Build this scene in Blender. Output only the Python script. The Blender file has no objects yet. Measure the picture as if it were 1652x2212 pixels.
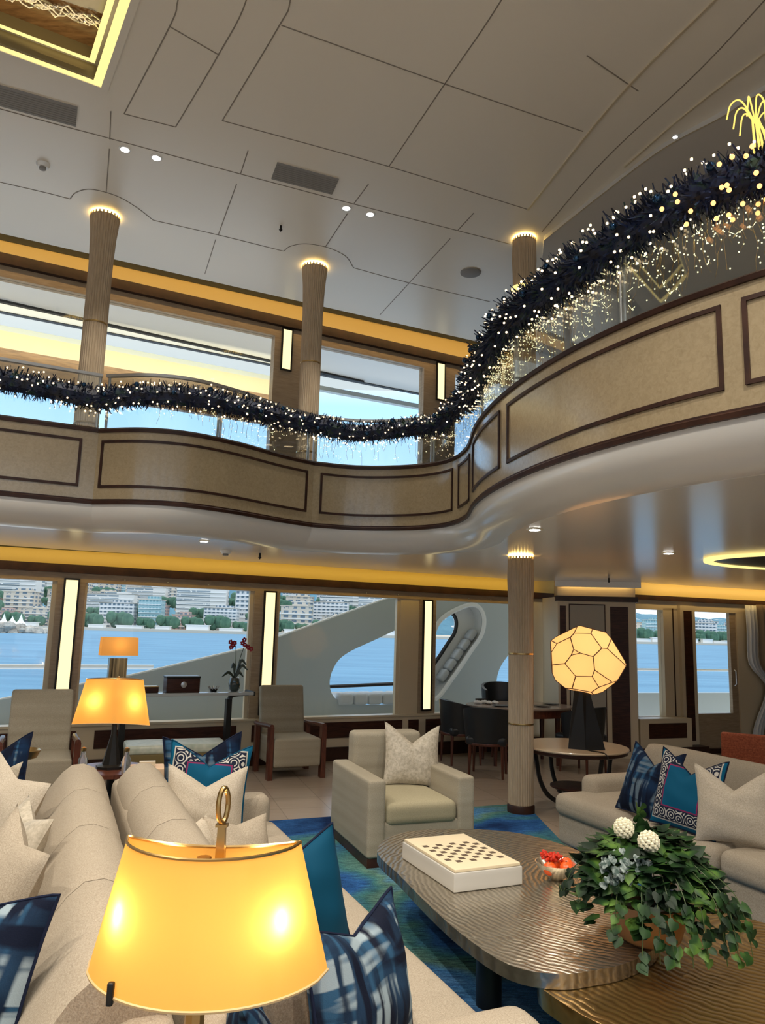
import bpy, bmesh, math, random
from mathutils import Vector, Matrix
from math import sin, cos, pi, radians, atan2, hypot
random.seed(7)
SC = bpy.context.scene
COL = SC.collection
# ------------------------------------------------------------------ camera
TH, RO = radians(8.95), radians(1.6)
cam = bpy.data.cameras.new('camera')
camo = bpy.data.objects.new('camera', cam); COL.objects.link(camo); SC.camera = camo
F = Vector((0, cos(TH), sin(TH))); r0 = Vector((1, 0, 0)); u0 = Vector((0, -sin(TH), cos(TH)))
Rv = cos(RO)*r0 + sin(RO)*u0; Uv = cos(RO)*u0 - sin(RO)*r0
M = Matrix((( Rv.x, Uv.x, -F.x, 0), (Rv.y, Uv.y, -F.y, 0), (Rv.z, Uv.z, -F.z, 1.7), (0, 0, 0, 1)))
camo.matrix_world = M
cam.sensor_fit = 'VERTICAL'; cam.sensor_height = 36; cam.lens = 36*1620/2212
cam.clip_start = .05; cam.clip_end = 20000
# ------------------------------------------------------------------ view + world
vs = SC.view_settings
SC.display_settings.display_device = 'sRGB'
vs.view_transform = 'Standard'; vs.look = 'None'; vs.gamma = 1; vs.use_curve_mapping = False
vs.exposure = 0.6
W = bpy.data.worlds.new('overcast_sky'); SC.world = W; W.use_nodes = True
nt = W.node_tree; nt.nodes.clear()
wo = nt.nodes.new('ShaderNodeOutputWorld'); bg = nt.nodes.new('ShaderNodeBackground')
tc = nt.nodes.new('ShaderNodeTexCoord'); sx = nt.nodes.new('ShaderNodeSeparateXYZ'); rp = nt.nodes.new('ShaderNodeValToRGB')
nt.links.new(tc.outputs['Generated'], sx.inputs[0]); nt.links.new(sx.outputs['Z'], rp.inputs[0])
nt.links.new(rp.outputs[0], bg.inputs[0]); nt.links.new(bg.outputs[0], wo.inputs[0])
cr_ = rp.color_ramp
cr_.elements[0].position = 0.0; cr_.elements[0].color = (.86, .93, 1, 1)
cr_.elements[1].position = .5; cr_.elements[1].color = (1, 1, 1, 1)
for p_, c_ in ((.08, (.62, .82, 1, 1)), (.29, (.36, .62, .95, 1)), (.37, (.95, .98, 1, 1))):
    e = cr_.elements.new(p_); e.color = c_
bg.inputs[1].default_value = 1.15
# ------------------------------------------------------------------ lights of the room
WARM = (1.0, .60, .22); WHITE = (1.0, .92, .80)
def area(name, loc, direction, sx_, sy_, power, col, along=None, portal=False, spread=None):
    l = bpy.data.lights.new(name, 'AREA'); l.shape = 'RECTANGLE'; l.size = sx_; l.size_y = sy_
    l.energy = power; l.color = col
    if spread: l.spread = spread
    o = bpy.data.objects.new(name, l); COL.objects.link(o)
    d = Vector(direction).normalized(); z = -d
    x = Vector(along).normalized() if along else z.orthogonal().normalized()
    y = z.cross(x).normalized(); x = y.cross(z)
    m = Matrix.Identity(4)
    for i in range(3): m[i][0], m[i][1], m[i][2], m[i][3] = x[i], y[i], z[i], loc[i]
    o.matrix_world = m
    if portal: l.cycles.is_portal = True
    return o
def point(name, loc, power, col, r=.03):
    l = bpy.data.lights.new(name, 'POINT'); l.energy = power; l.color = col; l.shadow_soft_size = r
    o = bpy.data.objects.new(name, l); COL.objects.link(o); o.location = loc; return o
def spot(name, loc, power, col, ang=110):
    l = bpy.data.lights.new(name, 'SPOT'); l.energy = power; l.color = col; l.spot_size = radians(ang)
    l.spot_blend = .6; l.shadow_soft_size = .05
    o = bpy.data.objects.new(name, l); COL.objects.link(o); o.location = loc; return o
# frame of the long window wall: u runs along it, off runs outwards
A0 = radians(27.6); WX, WY = cos(A0), sin(A0); P0 = (-.374, 10.319)
def WP(u, off, z=0): return Vector((P0[0]+WX*u-WY*off, P0[1]+WY*u+WX*off, z))
WN = Vector((-WY, WX, 0)); WD = Vector((WX, WY, 0))
A1 = radians(20); RX, RY = cos(A1), sin(A1); P1 = (3.88, 11.32)
def RP(u, off, z=0): return Vector((P1[0]+RX*u-RY*off, P1[1]+RY*u+RX*off, z))
RN = Vector((-RY, RX, 0)); RD = Vector((RX, RY, 0))
# window daylight portals
LW = [(-7.6, -3.73), (-3.43, -1.39), (-1.06, .77), (1.34, 3.1)]
for a, b in LW: area('window_portal', WP((a+b)/2, .3, 1.35), -WN, b-a, 1.7, 1, (1, 1, 1), WD, True)
UW = [(-7.6, -3.6), (-3.4, -1.3), (-.9, 1.1), (1.62, 3.4)]
area('window_portal', WP(-2.4, .3, 4.8), -WN, 11.6, 1.7, 1, (1, 1, 1), WD, True)
area('window_portal', RP(1.0, .3, 1.35), -RN, 2.2, 1.6, 1, (1, 1, 1), RD, True)
area('window_portal', (0, -6.3, 1.4), (0, 1, 0), 14, 1.9, 1, (1, 1, 1), (1, 0, 0), True)
area('window_portal', (0, -6.3, 4.8), (0, 1, 0), 14, 1.8, 1, (1, 1, 1), (1, 0, 0), True)
# hidden LED strips in the coves
for zc, off, pw in ((2.46, -.30, 9), (6.05, -.42, 16)):
    area('cove_led', WP(-2.3, off, zc), (WN+Vector((0, 0, -.12))), 10.9, .05, pw, (1, .64, .10) if zc < 3 else (1, .62, .22), WD)
area('cove_led', RP(2.6, -.30, 2.47), RN, 5.2, .05, 8, (1, .66, .22), RD)
area('skylight_led', (-2.6, 4.6, 5.98), (0, 0, 1), 1.2, .9, 2.5, (1, .75, .35))
DOWN = [(-2.40, 6.15), (-2.15, 6.26), (-.45, 7.0), (-.21, 7.10)]
for x, y in DOWN: spot('ceiling_spot_lamp', (x, y, 5.86), 55, WHITE, 100)
for x, y in [(-1, 1.5), (1.5, 1.0), (0, -2), (3, -2), (-4, 1), (-4, -3), (2.9, 1.2), (-2.8, 2.8)]:
    spot('ceiling_spot_lamp', (x, y, 5.86), 270, WHITE, 125)  # unseen ceiling spots without fittings, added as interior fill
LOWD = [(-1.67, 7.02), (1.15, 5.60), (2.67, 6.94), (3.4, 4.6), (5.2, 8.6), (2.2, 8.9), (5.0, 5.2)]
for x, y in LOWD: spot('ceiling_spot_lamp', (x, y, 2.455), 18, WHITE, 130)
area('deck_led', WP(-4.2, .75, 5.30), WN, 7.4, .04, 26, (1, .86, .55), WD)
# ------------------------------------------------------------------ materials
def mat(name, col=(.8, .8, .8), rough=.5, metal=0, spec=.5, build=None, emit=None, est=1, coat=0, trans=0):
    m = bpy.data.materials.new(name); m.use_nodes = True; t = m.node_tree
    b = t.nodes['Principled BSDF']
    b.inputs['Base Color'].default_value = (*col, 1); b.inputs['Roughness'].default_value = rough
    b.inputs['Metallic'].default_value = metal; b.inputs['Specular IOR Level'].default_value = spec
    if coat: b.inputs['Coat Weight'].default_value = coat; b.inputs['Coat Roughness'].default_value = .12
    if emit: b.inputs['Emission Color'].default_value = (*emit, 1); b.inputs['Emission Strength'].default_value = est
    if trans: b.inputs['Transmission Weight'].default_value = trans
    if build: build(t, b)
    return m
class NB:
    def __init__(s, t): s.t = t
    def n(s, typ, **k):
        n = s.t.nodes.new(typ)
        for a, v in k.items(): setattr(n, a, v)
        return n
    def l(s, a, b): s.t.links.new(a, b)
    def obj(s, sc=(1, 1, 1), rot=(0, 0, 0)):
        tc = s.n('ShaderNodeTexCoord'); m = s.n('ShaderNodeMapping'); m.inputs['Scale'].default_value = sc
        m.inputs['Rotation'].default_value = rot
        s.l(tc.outputs['Object'], m.inputs[0]); return m.outputs[0]
    def noise(s, vec, scale, detail=3, rough=.5, dist=0):
        n = s.n('ShaderNodeTexNoise'); n.inputs['Scale'].default_value = scale; n.inputs['Detail'].default_value = detail
        n.inputs['Roughness'].default_value = rough; n.inputs['Distortion'].default_value = dist
        s.l(vec, n.inputs['Vector']); return n.outputs['Fac']
    def ramp(s, fac, stops, const=False):
        r = s.n('ShaderNodeValToRGB'); c = r.color_ramp
        if const: c.interpolation = 'CONSTANT'
        c.elements[0].position, c.elements[0].color = stops[0][0], (*stops[0][1], 1)
        c.elements[1].position, c.elements[1].color = stops[1][0], (*stops[1][1], 1)
        for p, k in stops[2:]: e = c.elements.new(p); e.color = (*k, 1)
        s.l(fac, r.inputs[0]); return r.outputs[0]
    def mix(s, fac, a, b, mode='MIX'):
        m = s.n('ShaderNodeMix', data_type='RGBA', blend_type=mode)
        for sock, v in ((m.inputs[0], fac), (m.inputs[6], a), (m.inputs[7], b)):
            if hasattr(v, 'links'): s.l(v, sock)
            elif isinstance(v, tuple): sock.default_value = (*v, 1)
            else: sock.default_value = v
        return m.outputs[2]
    def math(s, op, a, b=0.0, c=0.0):
        m = s.n('ShaderNodeMath', operation=op)
        for i, v in enumerate((a, b, c)):
            if hasattr(v, 'links'): s.l(v, m.inputs[i])
            else: m.inputs[i].default_value = v
        return m.outputs[0]
    def bump(s, b, h, st=.3, d=.01):
        n = s.n('ShaderNodeBump'); n.inputs['Strength'].default_value = st; n.inputs['Distance'].default_value = d
        s.l(h, n.inputs['Height']); s.l(n.outputs[0], b.inputs['Normal'])
def wood(c1, c2, sc=(1, 1, 8), scale=6, rough=.35, bump=.05):
    def f(t, b):
        q = NB(t); v = q.obj(sc); n = q.noise(v, scale, 5, .6, .4)
        q.l(q.ramp(n, [(.3, c1), (.7, c2)]), b.inputs['Base Color']); q.bump(b, n, bump, .003)
    return f
def birdseye(t, b):
    q = NB(t); v = q.obj((1, 1, 1)); n = q.noise(v, 38, 4, .6, .8); n2 = q.noise(v, 3, 2)
    c = q.ramp(n, [(.25, (.33, .255, .15)), (.65, (.41, .325, .20))]); c2 = q.mix(n2, (.80, .80, .80), (1, 1, 1))
    q.l(q.mix(1.0, c, c2, 'MULTIPLY'), b.inputs['Base Color']); q.bump(b, n, .03, .002)
def weave(c1, c2, scale=220, bands=0):
    def f(t, b):
        q = NB(t); v = q.obj(); n = q.noise(v, scale, 2, .7); n2 = q.noise(q.obj((1, 1, 1)), 3, 3)
        c = q.ramp(n, [(.3, c1), (.7, c2)])
        if bands:
            n3 = q.noise(q.obj((.3, .3, bands)), 1.6, 1); c = q.mix(q.math('MULTIPLY', n3, 1.1), c, q.mix(1.0, c, (.62, .60, .56), 'MULTIPLY'))
        c = q.mix(n2, q.mix(1.0, c, (.86, .86, .86), 'MULTIPLY'), c)
        q.l(c, b.inputs['Base Color']); q.bump(b, n, .35, .003)
    return f
def stone(t, b):
    q = NB(t); v = q.obj((1, 1, 1), (0, 0, radians(27.6+45)))
    br = q.n('ShaderNodeTexBrick'); q.l(v, br.inputs['Vector']); br.offset = 0
    br.inputs['Scale'].default_value = 1.3; br.inputs['Mortar Size'].default_value = .006
    br.inputs['Brick Width'].default_value = .6; br.inputs['Row Height'].default_value = .6
    br.inputs['Color1'].default_value = (.30, .225, .165, 1); br.inputs['Color2'].default_value = (.36, .28, .21, 1); br.inputs['Mortar'].default_value = (.22, .165, .12, 1)
    n = q.noise(q.obj((1, 5, 1), (0, 0, .6)), 3, 5, .6, .5)
    q.l(q.mix(q.math('MULTIPLY', n, .5), br.outputs['Color'], (.42, .35, .28)), b.inputs['Base Color'])
def rugf(t, b):
    q = NB(t); v = q.obj((1, 1, 1), (0, 0, -.36)); s = q.noise(q.obj((1.2, 9, 1), (0, 0, .36)), 9, 5, .8, .3)
    big = q.noise(v, .9, 3, .5, .6); fine = q.noise(v, 160, 2, .8)
    c1 = q.ramp(big, [(.32, (.006, .022, .085)), (.44, (.025, .10, .28)), (.52, (.05, .16, .17)), (.57, (.10, .20, .16)), (.64, (.06, .19, .42)), (.75, (.20, .36, .55))])
    c2 = q.ramp(s, [(.35, (.25, .30, .45)), (.6, (1.5, 1.5, 1.4))]); c = q.mix(1.0, c1, c2, 'MULTIPLY')
    q.l(q.mix(1.0, c, q.ramp(fine, [(.3, (.6, .6, .6)), (.7, (1.3, 1.3, 1.3))]), 'MULTIPLY'), b.inputs['Base Color']); q.bump(b, fine, .8, .006)
def plaid(dark=(.003, .006, .018), mid=(.014, .04, .085), light=(.27, .34, .38), sc=1.1, rot=0.0, seed=0.0):
    def f(t, b):
        q = NB(t)
        def bars(scl, seed):
            tc = q.obj(scl, (0, rot, 0)); a = q.n('ShaderNodeVectorMath', operation='ADD'); a.inputs[1].default_value = (seed, seed*.3, seed*.7)
            q.l(tc, a.inputs[0]); return q.noise(a.outputs[0], 1.0*sc, 1.5, .45, .25)
        V = bars((17, 0, 2.6), 3.1+seed); H = bars((2.6, 0, 17), 7.7+seed); m = bars((6, 0, 6), 1.3)
        base = q.mix(q.ramp(m, [(.38, (0, 0, 0)), (.60, (1, 1, 1))]), dark, mid)
        c = q.mix(q.ramp(V, [(.52, (0, 0, 0)), (.60, (.7, .7, .7))]), base, (.03, .10, .19))
        hv = q.math('MULTIPLY', q.ramp(H, [(.485, (0, 0, 0)), (.55, (1, 1, 1))]), q.ramp(V, [(.49, (0, 0, 0)), (.55, (1, 1, 1))]))
        c = q.mix(hv, c, light)
        c = q.mix(q.ramp(H, [(.36, (1, 1, 1)), (.43, (0, 0, 0))]), c, dark)
        c = q.mix(q.ramp(V, [(.36, (1, 1, 1)), (.42, (0, 0, 0))]), c, dark)
        q.l(c, b.inputs['Base Color']); q.bump(b, q.noise(q.obj(), 300, 1), .3, .002)
    return f
def ornate(hw, hh):
    def f(t, b):
        q = NB(t); tc = q.n('ShaderNodeTexCoord'); sp = q.n('ShaderNodeSeparateXYZ'); q.l(tc.outputs['Object'], sp.inputs[0])
        ax = q.math('DIVIDE', q.math('ABSOLUTE', sp.outputs['X']), hw)
        az = q.math('DIVIDE', q.math('ABSOLUTE', q.math('SUBTRACT', sp.outputs['Z'], hh)), hh)
        d = q.math('MAXIMUM', ax, az)
        teal = (.0, .075, .15)
        base = q.ramp(d, [(0, teal), (.50, (.22, .02, .08)), (.53, teal), (.535, (.008, .012, .03)), (.83, (.45, .42, .36)), (.86, (.0, .09, .17))], True)
        v = q.obj((1, 1, 1)); vo = q.n('ShaderNodeTexVoronoi'); vo.inputs['Scale'].default_value = 15; vo.inputs['Randomness'].default_value = .35
        q.l(v, vo.inputs['Vector']); w = q.math('SINE', q.math('MULTIPLY', vo.outputs['Distance'], 26))
        ring = q.math('GREATER_THAN', w, .35); band = q.math('MULTIPLY', q.math('GREATER_THAN', d, .56), q.math('LESS_THAN', d, .81))
        q.l(q.mix(q.math('MULTIPLY', ring, band), base, (.50, .47, .42)), b.inputs['Base Color'])
    return f
def hammered(c1, c2, cx, cy, sc=30):
    def f(t, b):
        q = NB(t); v = q.obj((1, 1, 1)); a = q.n('ShaderNodeVectorMath', operation='SUBTRACT'); a.inputs[1].default_value = (cx, cy, 0); q.l(v, a.inputs[0])
        w = q.n('ShaderNodeTexWave', wave_type='RINGS', rings_direction='Z'); q.l(a.outputs[0], w.inputs['Vector'])
        w.inputs['Scale'].default_value = sc; w.inputs['Distortion'].default_value = 4.5; w.inputs['Detail'].default_value = 2; w.inputs['Detail Scale'].default_value = 1.4
        q.l(q.mix(w.outputs['Fac'], c1, c2), b.inputs['Base Color']); q.bump(b, w.outputs['Fac'], .42, .004)
    return f
def facade(wall, glassc, sx_, sz_):
    def f(t, b):
        q = NB(t); tc = q.n('ShaderNodeTexCoord'); sp = q.n('ShaderNodeSeparateXYZ'); q.l(tc.outputs['Object'], sp.inputs[0])
        fx = q.math('FRACT', q.math('DIVIDE', q.math('ADD', sp.outputs['X'], sp.outputs['Y']), sx_)); fz = q.math('FRACT', q.math('DIVIDE', sp.outputs['Z'], sz_))
        m = q.math('MULTIPLY', q.math('GREATER_THAN', fx, .42), q.math('GREATER_THAN', fz, .45))
        n = q.noise(q.obj((1, 1, 1)), .25, 2)
        m = q.math('MULTIPLY', m, q.math('GREATER_THAN', n, .38))
        q.l(q.mix(m, wall, glassc), b.inputs['Base Color'])
    return f
def seaf(t, b):
    q = NB(t); n = q.noise(q.obj((1, 1, 1)), .9, 6, .65, .3); n2 = q.noise(q.obj((.04, .2, 1)), 1, 3)
    q.l(q.ramp(n2, [(.3, (.065, .21, .36)), (.7, (.11, .29, .46))]), b.inputs['Base Color']); q.bump(b, n, .6, .5)
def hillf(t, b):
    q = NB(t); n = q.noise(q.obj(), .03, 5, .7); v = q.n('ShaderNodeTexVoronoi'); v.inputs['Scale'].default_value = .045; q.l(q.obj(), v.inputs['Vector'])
    c = q.ramp(n, [(.35, (.05, .16, .24)), (.65, (.10, .25, .34))])  # blue-green ramp paints distance haze into the woodland colour
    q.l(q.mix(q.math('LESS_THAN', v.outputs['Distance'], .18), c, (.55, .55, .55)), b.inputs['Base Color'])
def glassmat(name, fac=.08, tint=(.97, .99, 1), rough=0.0):
    m = bpy.data.materials.new(name); m.use_nodes = True; t = m.node_tree; t.nodes.clear()
    o = t.nodes.new('ShaderNodeOutputMaterial'); mx = t.nodes.new('ShaderNodeMixShader'); tr = t.nodes.new('ShaderNodeBsdfTransparent'); gl = t.nodes.new('ShaderNodeBsdfGlossy')
    lw = t.nodes.new('ShaderNodeLayerWeight'); lw.inputs[0].default_value = .25
    mm = t.nodes.new('ShaderNodeMath'); mm.operation = 'MULTIPLY_ADD'; mm.inputs[1].default_value = fac*3; mm.inputs[2].default_value = fac
    tr.inputs[0].default_value = (*tint, 1); gl.inputs['Roughness'].default_value = rough
    t.links.new(lw.outputs['Fresnel'], mm.inputs[0]); t.links.new(mm.outputs[0], mx.inputs[0])
    t.links.new(tr.outputs[0], mx.inputs[1]); t.links.new(gl.outputs[0], mx.inputs[2]); t.links.new(mx.outputs[0], o.inputs[0]); return m
def emis(name, col, st): 
    return mat(name, (0, 0, 0), .6, emit=col, est=st)
def shademat(name, col, em, est):
    m = bpy.data.materials.new(name); m.use_nodes = True; t = m.node_tree; t.nodes.clear()
    o = t.nodes.new('ShaderNodeOutputMaterial'); a1 = t.nodes.new('ShaderNodeMixShader'); a2 = t.nodes.new('ShaderNodeAddShader')
    d = t.nodes.new('ShaderNodeBsdfDiffuse'); r = t.nodes.new('ShaderNodeBsdfTranslucent'); e = t.nodes.new('ShaderNodeEmission')
    d.inputs[0].default_value = (*col, 1); r.inputs[0].default_value = (*col, 1); e.inputs[0].default_value = (*em, 1); e.inputs[1].default_value = est
    a1.inputs[0].default_value = .5
    t.links.new(d.outputs[0], a1.inputs[1]); t.links.new(r.outputs[0], a1.inputs[2]); t.links.new(a1.outputs[0], a2.inputs[0]); t.links.new(e.outputs[0], a2.inputs[1]); t.links.new(a2.outputs[0], o.inputs[0]); return m
m_ceil = mat('satin_ceiling_paint', (.74, .72, .67), .20, spec=.8)
m_ceilu = mat('satin_upper_ceiling_paint', (.80, .775, .70), .33, spec=.5)
m_drop = mat('grey_ceiling_paint', (.62, .61, .58), .4)
m_seam = mat('seam_shadow_gap', (.26, .235, .20), .7)
m_coveshade = mat('painted_cove_shade', (.045, .045, .03), .6)
m_trimpale = mat('pale_metal_trim', (.75, .68, .52), .35, .4)
m_maple = mat('birdseye_maple', (.6, .45, .28), .22, build=birdseye, coat=.5)
m_frame = mat('window_frame_wood', (.35, .24, .15), .4, build=wood((.30, .225, .15), (.41, .32, .22)))
m_cream = mat('cream_panel', (.62, .53, .38), .4)
m_dark = mat('dark_mahogany', (.04, .015, .01), .42, spec=.25, build=wood((.022, .008, .006), (.07, .024, .014)))
m_darktrim = mat('walnut_trim', (.05, .02, .012), .42, spec=.3, build=wood((.018, .007, .005), (.050, .020, .012), (1, 1, 1)))
m_red = mat('red_mahogany', (.12, .03, .015), .3, build=wood((.05, .014, .008), (.14, .042, .022), (8, 8, 1)))
m_gold = mat('gold_cove_lacquer', (.62, .48, .20), .38)
m_col = mat('fluted_oak', (.52, .40, .27), .5, build=wood((.37, .28, .185), (.50, .39, .265), (14, 14, 1)))
m_stone = mat('brown_stone_tile', (.3, .2, .14), .22, build=stone)
m_rug = mat('blue_sea_rug', (.05, .1, .2), .95, spec=.1, build=rugf)
m_ivory = mat('ivory_boucle', (.6, .5, .38), .9, spec=.15, build=weave((.31, .255, .19), (.49, .42, .325)))
m_ivory2 = mat('ivory_ribbed', (.6, .5, .38), .85, spec=.15, build=weave((.42, .355, .27), (.60, .525, .42), 160))
m_linen = mat('striped_linen', (.6, .5, .38), .85, spec=.15, build=weave((.38, .335, .25), (.54, .485, .38), 200, 9))
m_silk = mat('crinkled_silk', (.6, .52, .4), .55, build=weave((.38, .33, .25), (.60, .53, .42), 40))
m_plaid = mat('navy_brushed_plaid', build=plaid(), rough=.8, spec=.2)
m_plaid3 = mat('navy_white_brushed_plaid', build=plaid(seed=4.4, sc=.9), rough=.85, spec=.15)
m_plaid2 = mat('navy_brushed_plaid_fine', build=plaid(sc=1.35), rough=.8, spec=.2)
m_plaidd = mat('dark_navy_plaid', build=plaid(light=(.10, .14, .18), mid=(.006, .022, .06), sc=1.1), rough=.85, spec=.15)
m_teal = mat('teal_fabric', (.0, .055, .11), .75, spec=.2)
m_orn = mat('teal_scroll_border', build=ornate(.26, .26), rough=.8, spec=.2)
m_navy = mat('navy_fabric', (.006, .010, .03), .8, spec=.2)
m_bronze = mat('aged_brass', (.45, .30, .12), .28, .95)
m_black = mat('black_metal', (.012, .011, .010), .4, .3)
m_steel = mat('brushed_steel', (.55, .55, .55), .3, .9)
m_silver = mat('hammered_silver', build=hammered((.40, .36, .29), (.62, .56, .46), 1.30, 4.15, 11), rough=.27, metal=.95)
m_goldtop = mat('hammered_bronze', build=hammered((.26, .15, .045), (.46, .29, .10), 1.78, 3.62, 9), rough=.28, metal=.9)
m_glass = glassmat('window_glass', .014)
m_bal = glassmat('balustrade_glass', .11, (.93, .97, .98))
m_lightstrip = emis('glowing_diffuser', (1, .80, .40), 1.05)
m_disc = emis('downlight_glow', (1, .97, .9), 6)
m_led = emis('led_line', (1, .76, .26), .95)
m_wire = emis('golden_wire_light', (1, .66, .14), 1.0)
m_ledcol = emis('column_led', (1, .66, .20), 9)
m_vent = mat('grey_grille', (.25, .245, .235), .6)
m_white = mat('white_gelcoat', (.80, .82, .82), .35)
m_greyhull = mat('grey_hull_paint', (.46, .52, .54), .35)
m_rubber = mat('black_rubber', (.01, .01, .012), .5)
m_leather = mat('black_leather', (.014, .017, .02), .38)
m_cloth = mat('white_napkin', (.7, .7, .68), .8)
m_shade1 = shademat('glowing_parchment', (.72, .46, .14), (1, .36, .04), .30)
m_shadeliner = shademat('glowing_parchment_lining', (.90, .72, .34), (1, .70, .25), .45)
m_paper = shademat('glowing_paper', (.7, .5, .25), (1, .53, .21), .38)
m_bulb = emis('lamp_bulb', (1, .85, .5), 22)
m_leaf = mat('ivy_leaf', (.045, .12, .02), .5, spec=.25, build=lambda t, b: (lambda q: q.l(q.ramp(q.noise(q.obj(), 9, 2), [(.40, (.005, .016, .006)), (.54, (.015, .048, .010)), (.72, (.10, .19, .03))]), b.inputs['Base Color']))(NB(t)))
m_frost = mat('frosted_leaf', (.12, .16, .15), .7, build=lambda t, b: (lambda q: q.l(q.ramp(q.noise(q.obj(), 60, 2), [(.4, (.03, .06, .05)), (.65, (.28, .33, .31))]), b.inputs['Base Color']))(NB(t)))
m_petal = mat('cream_petal', (.75, .70, .52), .7)
m_pine = mat('garland_pine', (.004, .012, .02), .6, build=lambda t, b: (lambda q: q.l(q.ramp(q.noise(q.obj(), 14, 2), [(.35, (.002, .004, .012)), (.55, (.004, .014, .06)), (.7, (.015, .045, .03))]), b.inputs['Base Color']))(NB(t)))
m_fairy = emis('fairy_light', (1, .74, .42), 2.6)
m_fairyo = emis('amber_fairy_light', (1, .42, .13), 2.0)
m_fairyw = emis('icicle_light', (1, .88, .48), 1.7)
m_bauble = mat('dark_bauble', (.02, .06, .13), .12, .8)
m_orange = mat('orange_skin', (.80, .10, .01), .35)
m_berry = mat('red_berry', (.55, .03, .01), .3)
m_sea = mat('sea_water', build=seaf, rough=.55, spec=.25)
m_hill = mat('hazed_wooded_hill', build=hillf, rough=.9)
m_rock = mat('breakwater_rock', (.4, .38, .34), .9, build=wood((.20, .19, .17), (.55, .52, .46), (1, 1, 1), .4, .9, .6))
m_tree = mat('far_foliage', (.05, .11, .09), .9, build=wood((.02, .075, .055), (.09, .20, .13), (1, 1, 1), .25, .9, .3))
m_beach = mat('pale_beach', (.55, .50, .42), .9)
FAC = [mat('facade_white', build=facade((.62, .63, .64), (.13, .20, .26), 4.2, 3.4), rough=.8), mat('facade_cream', build=facade((.60, .54, .46), (.14, .20, .26), 6.5, 3.2), rough=.8), mat('facade_balcony', build=facade((.68, .68, .66), (.22, .28, .32), 60, 3.6), rough=.8), mat('facade_glass', build=facade((.34, .50, .54), (.16, .34, .40), 3, 3), rough=.5), mat('facade_rose', build=facade((.55, .40, .36), (.16, .20, .26), 3.6, 3.2), rough=.8)]
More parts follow.
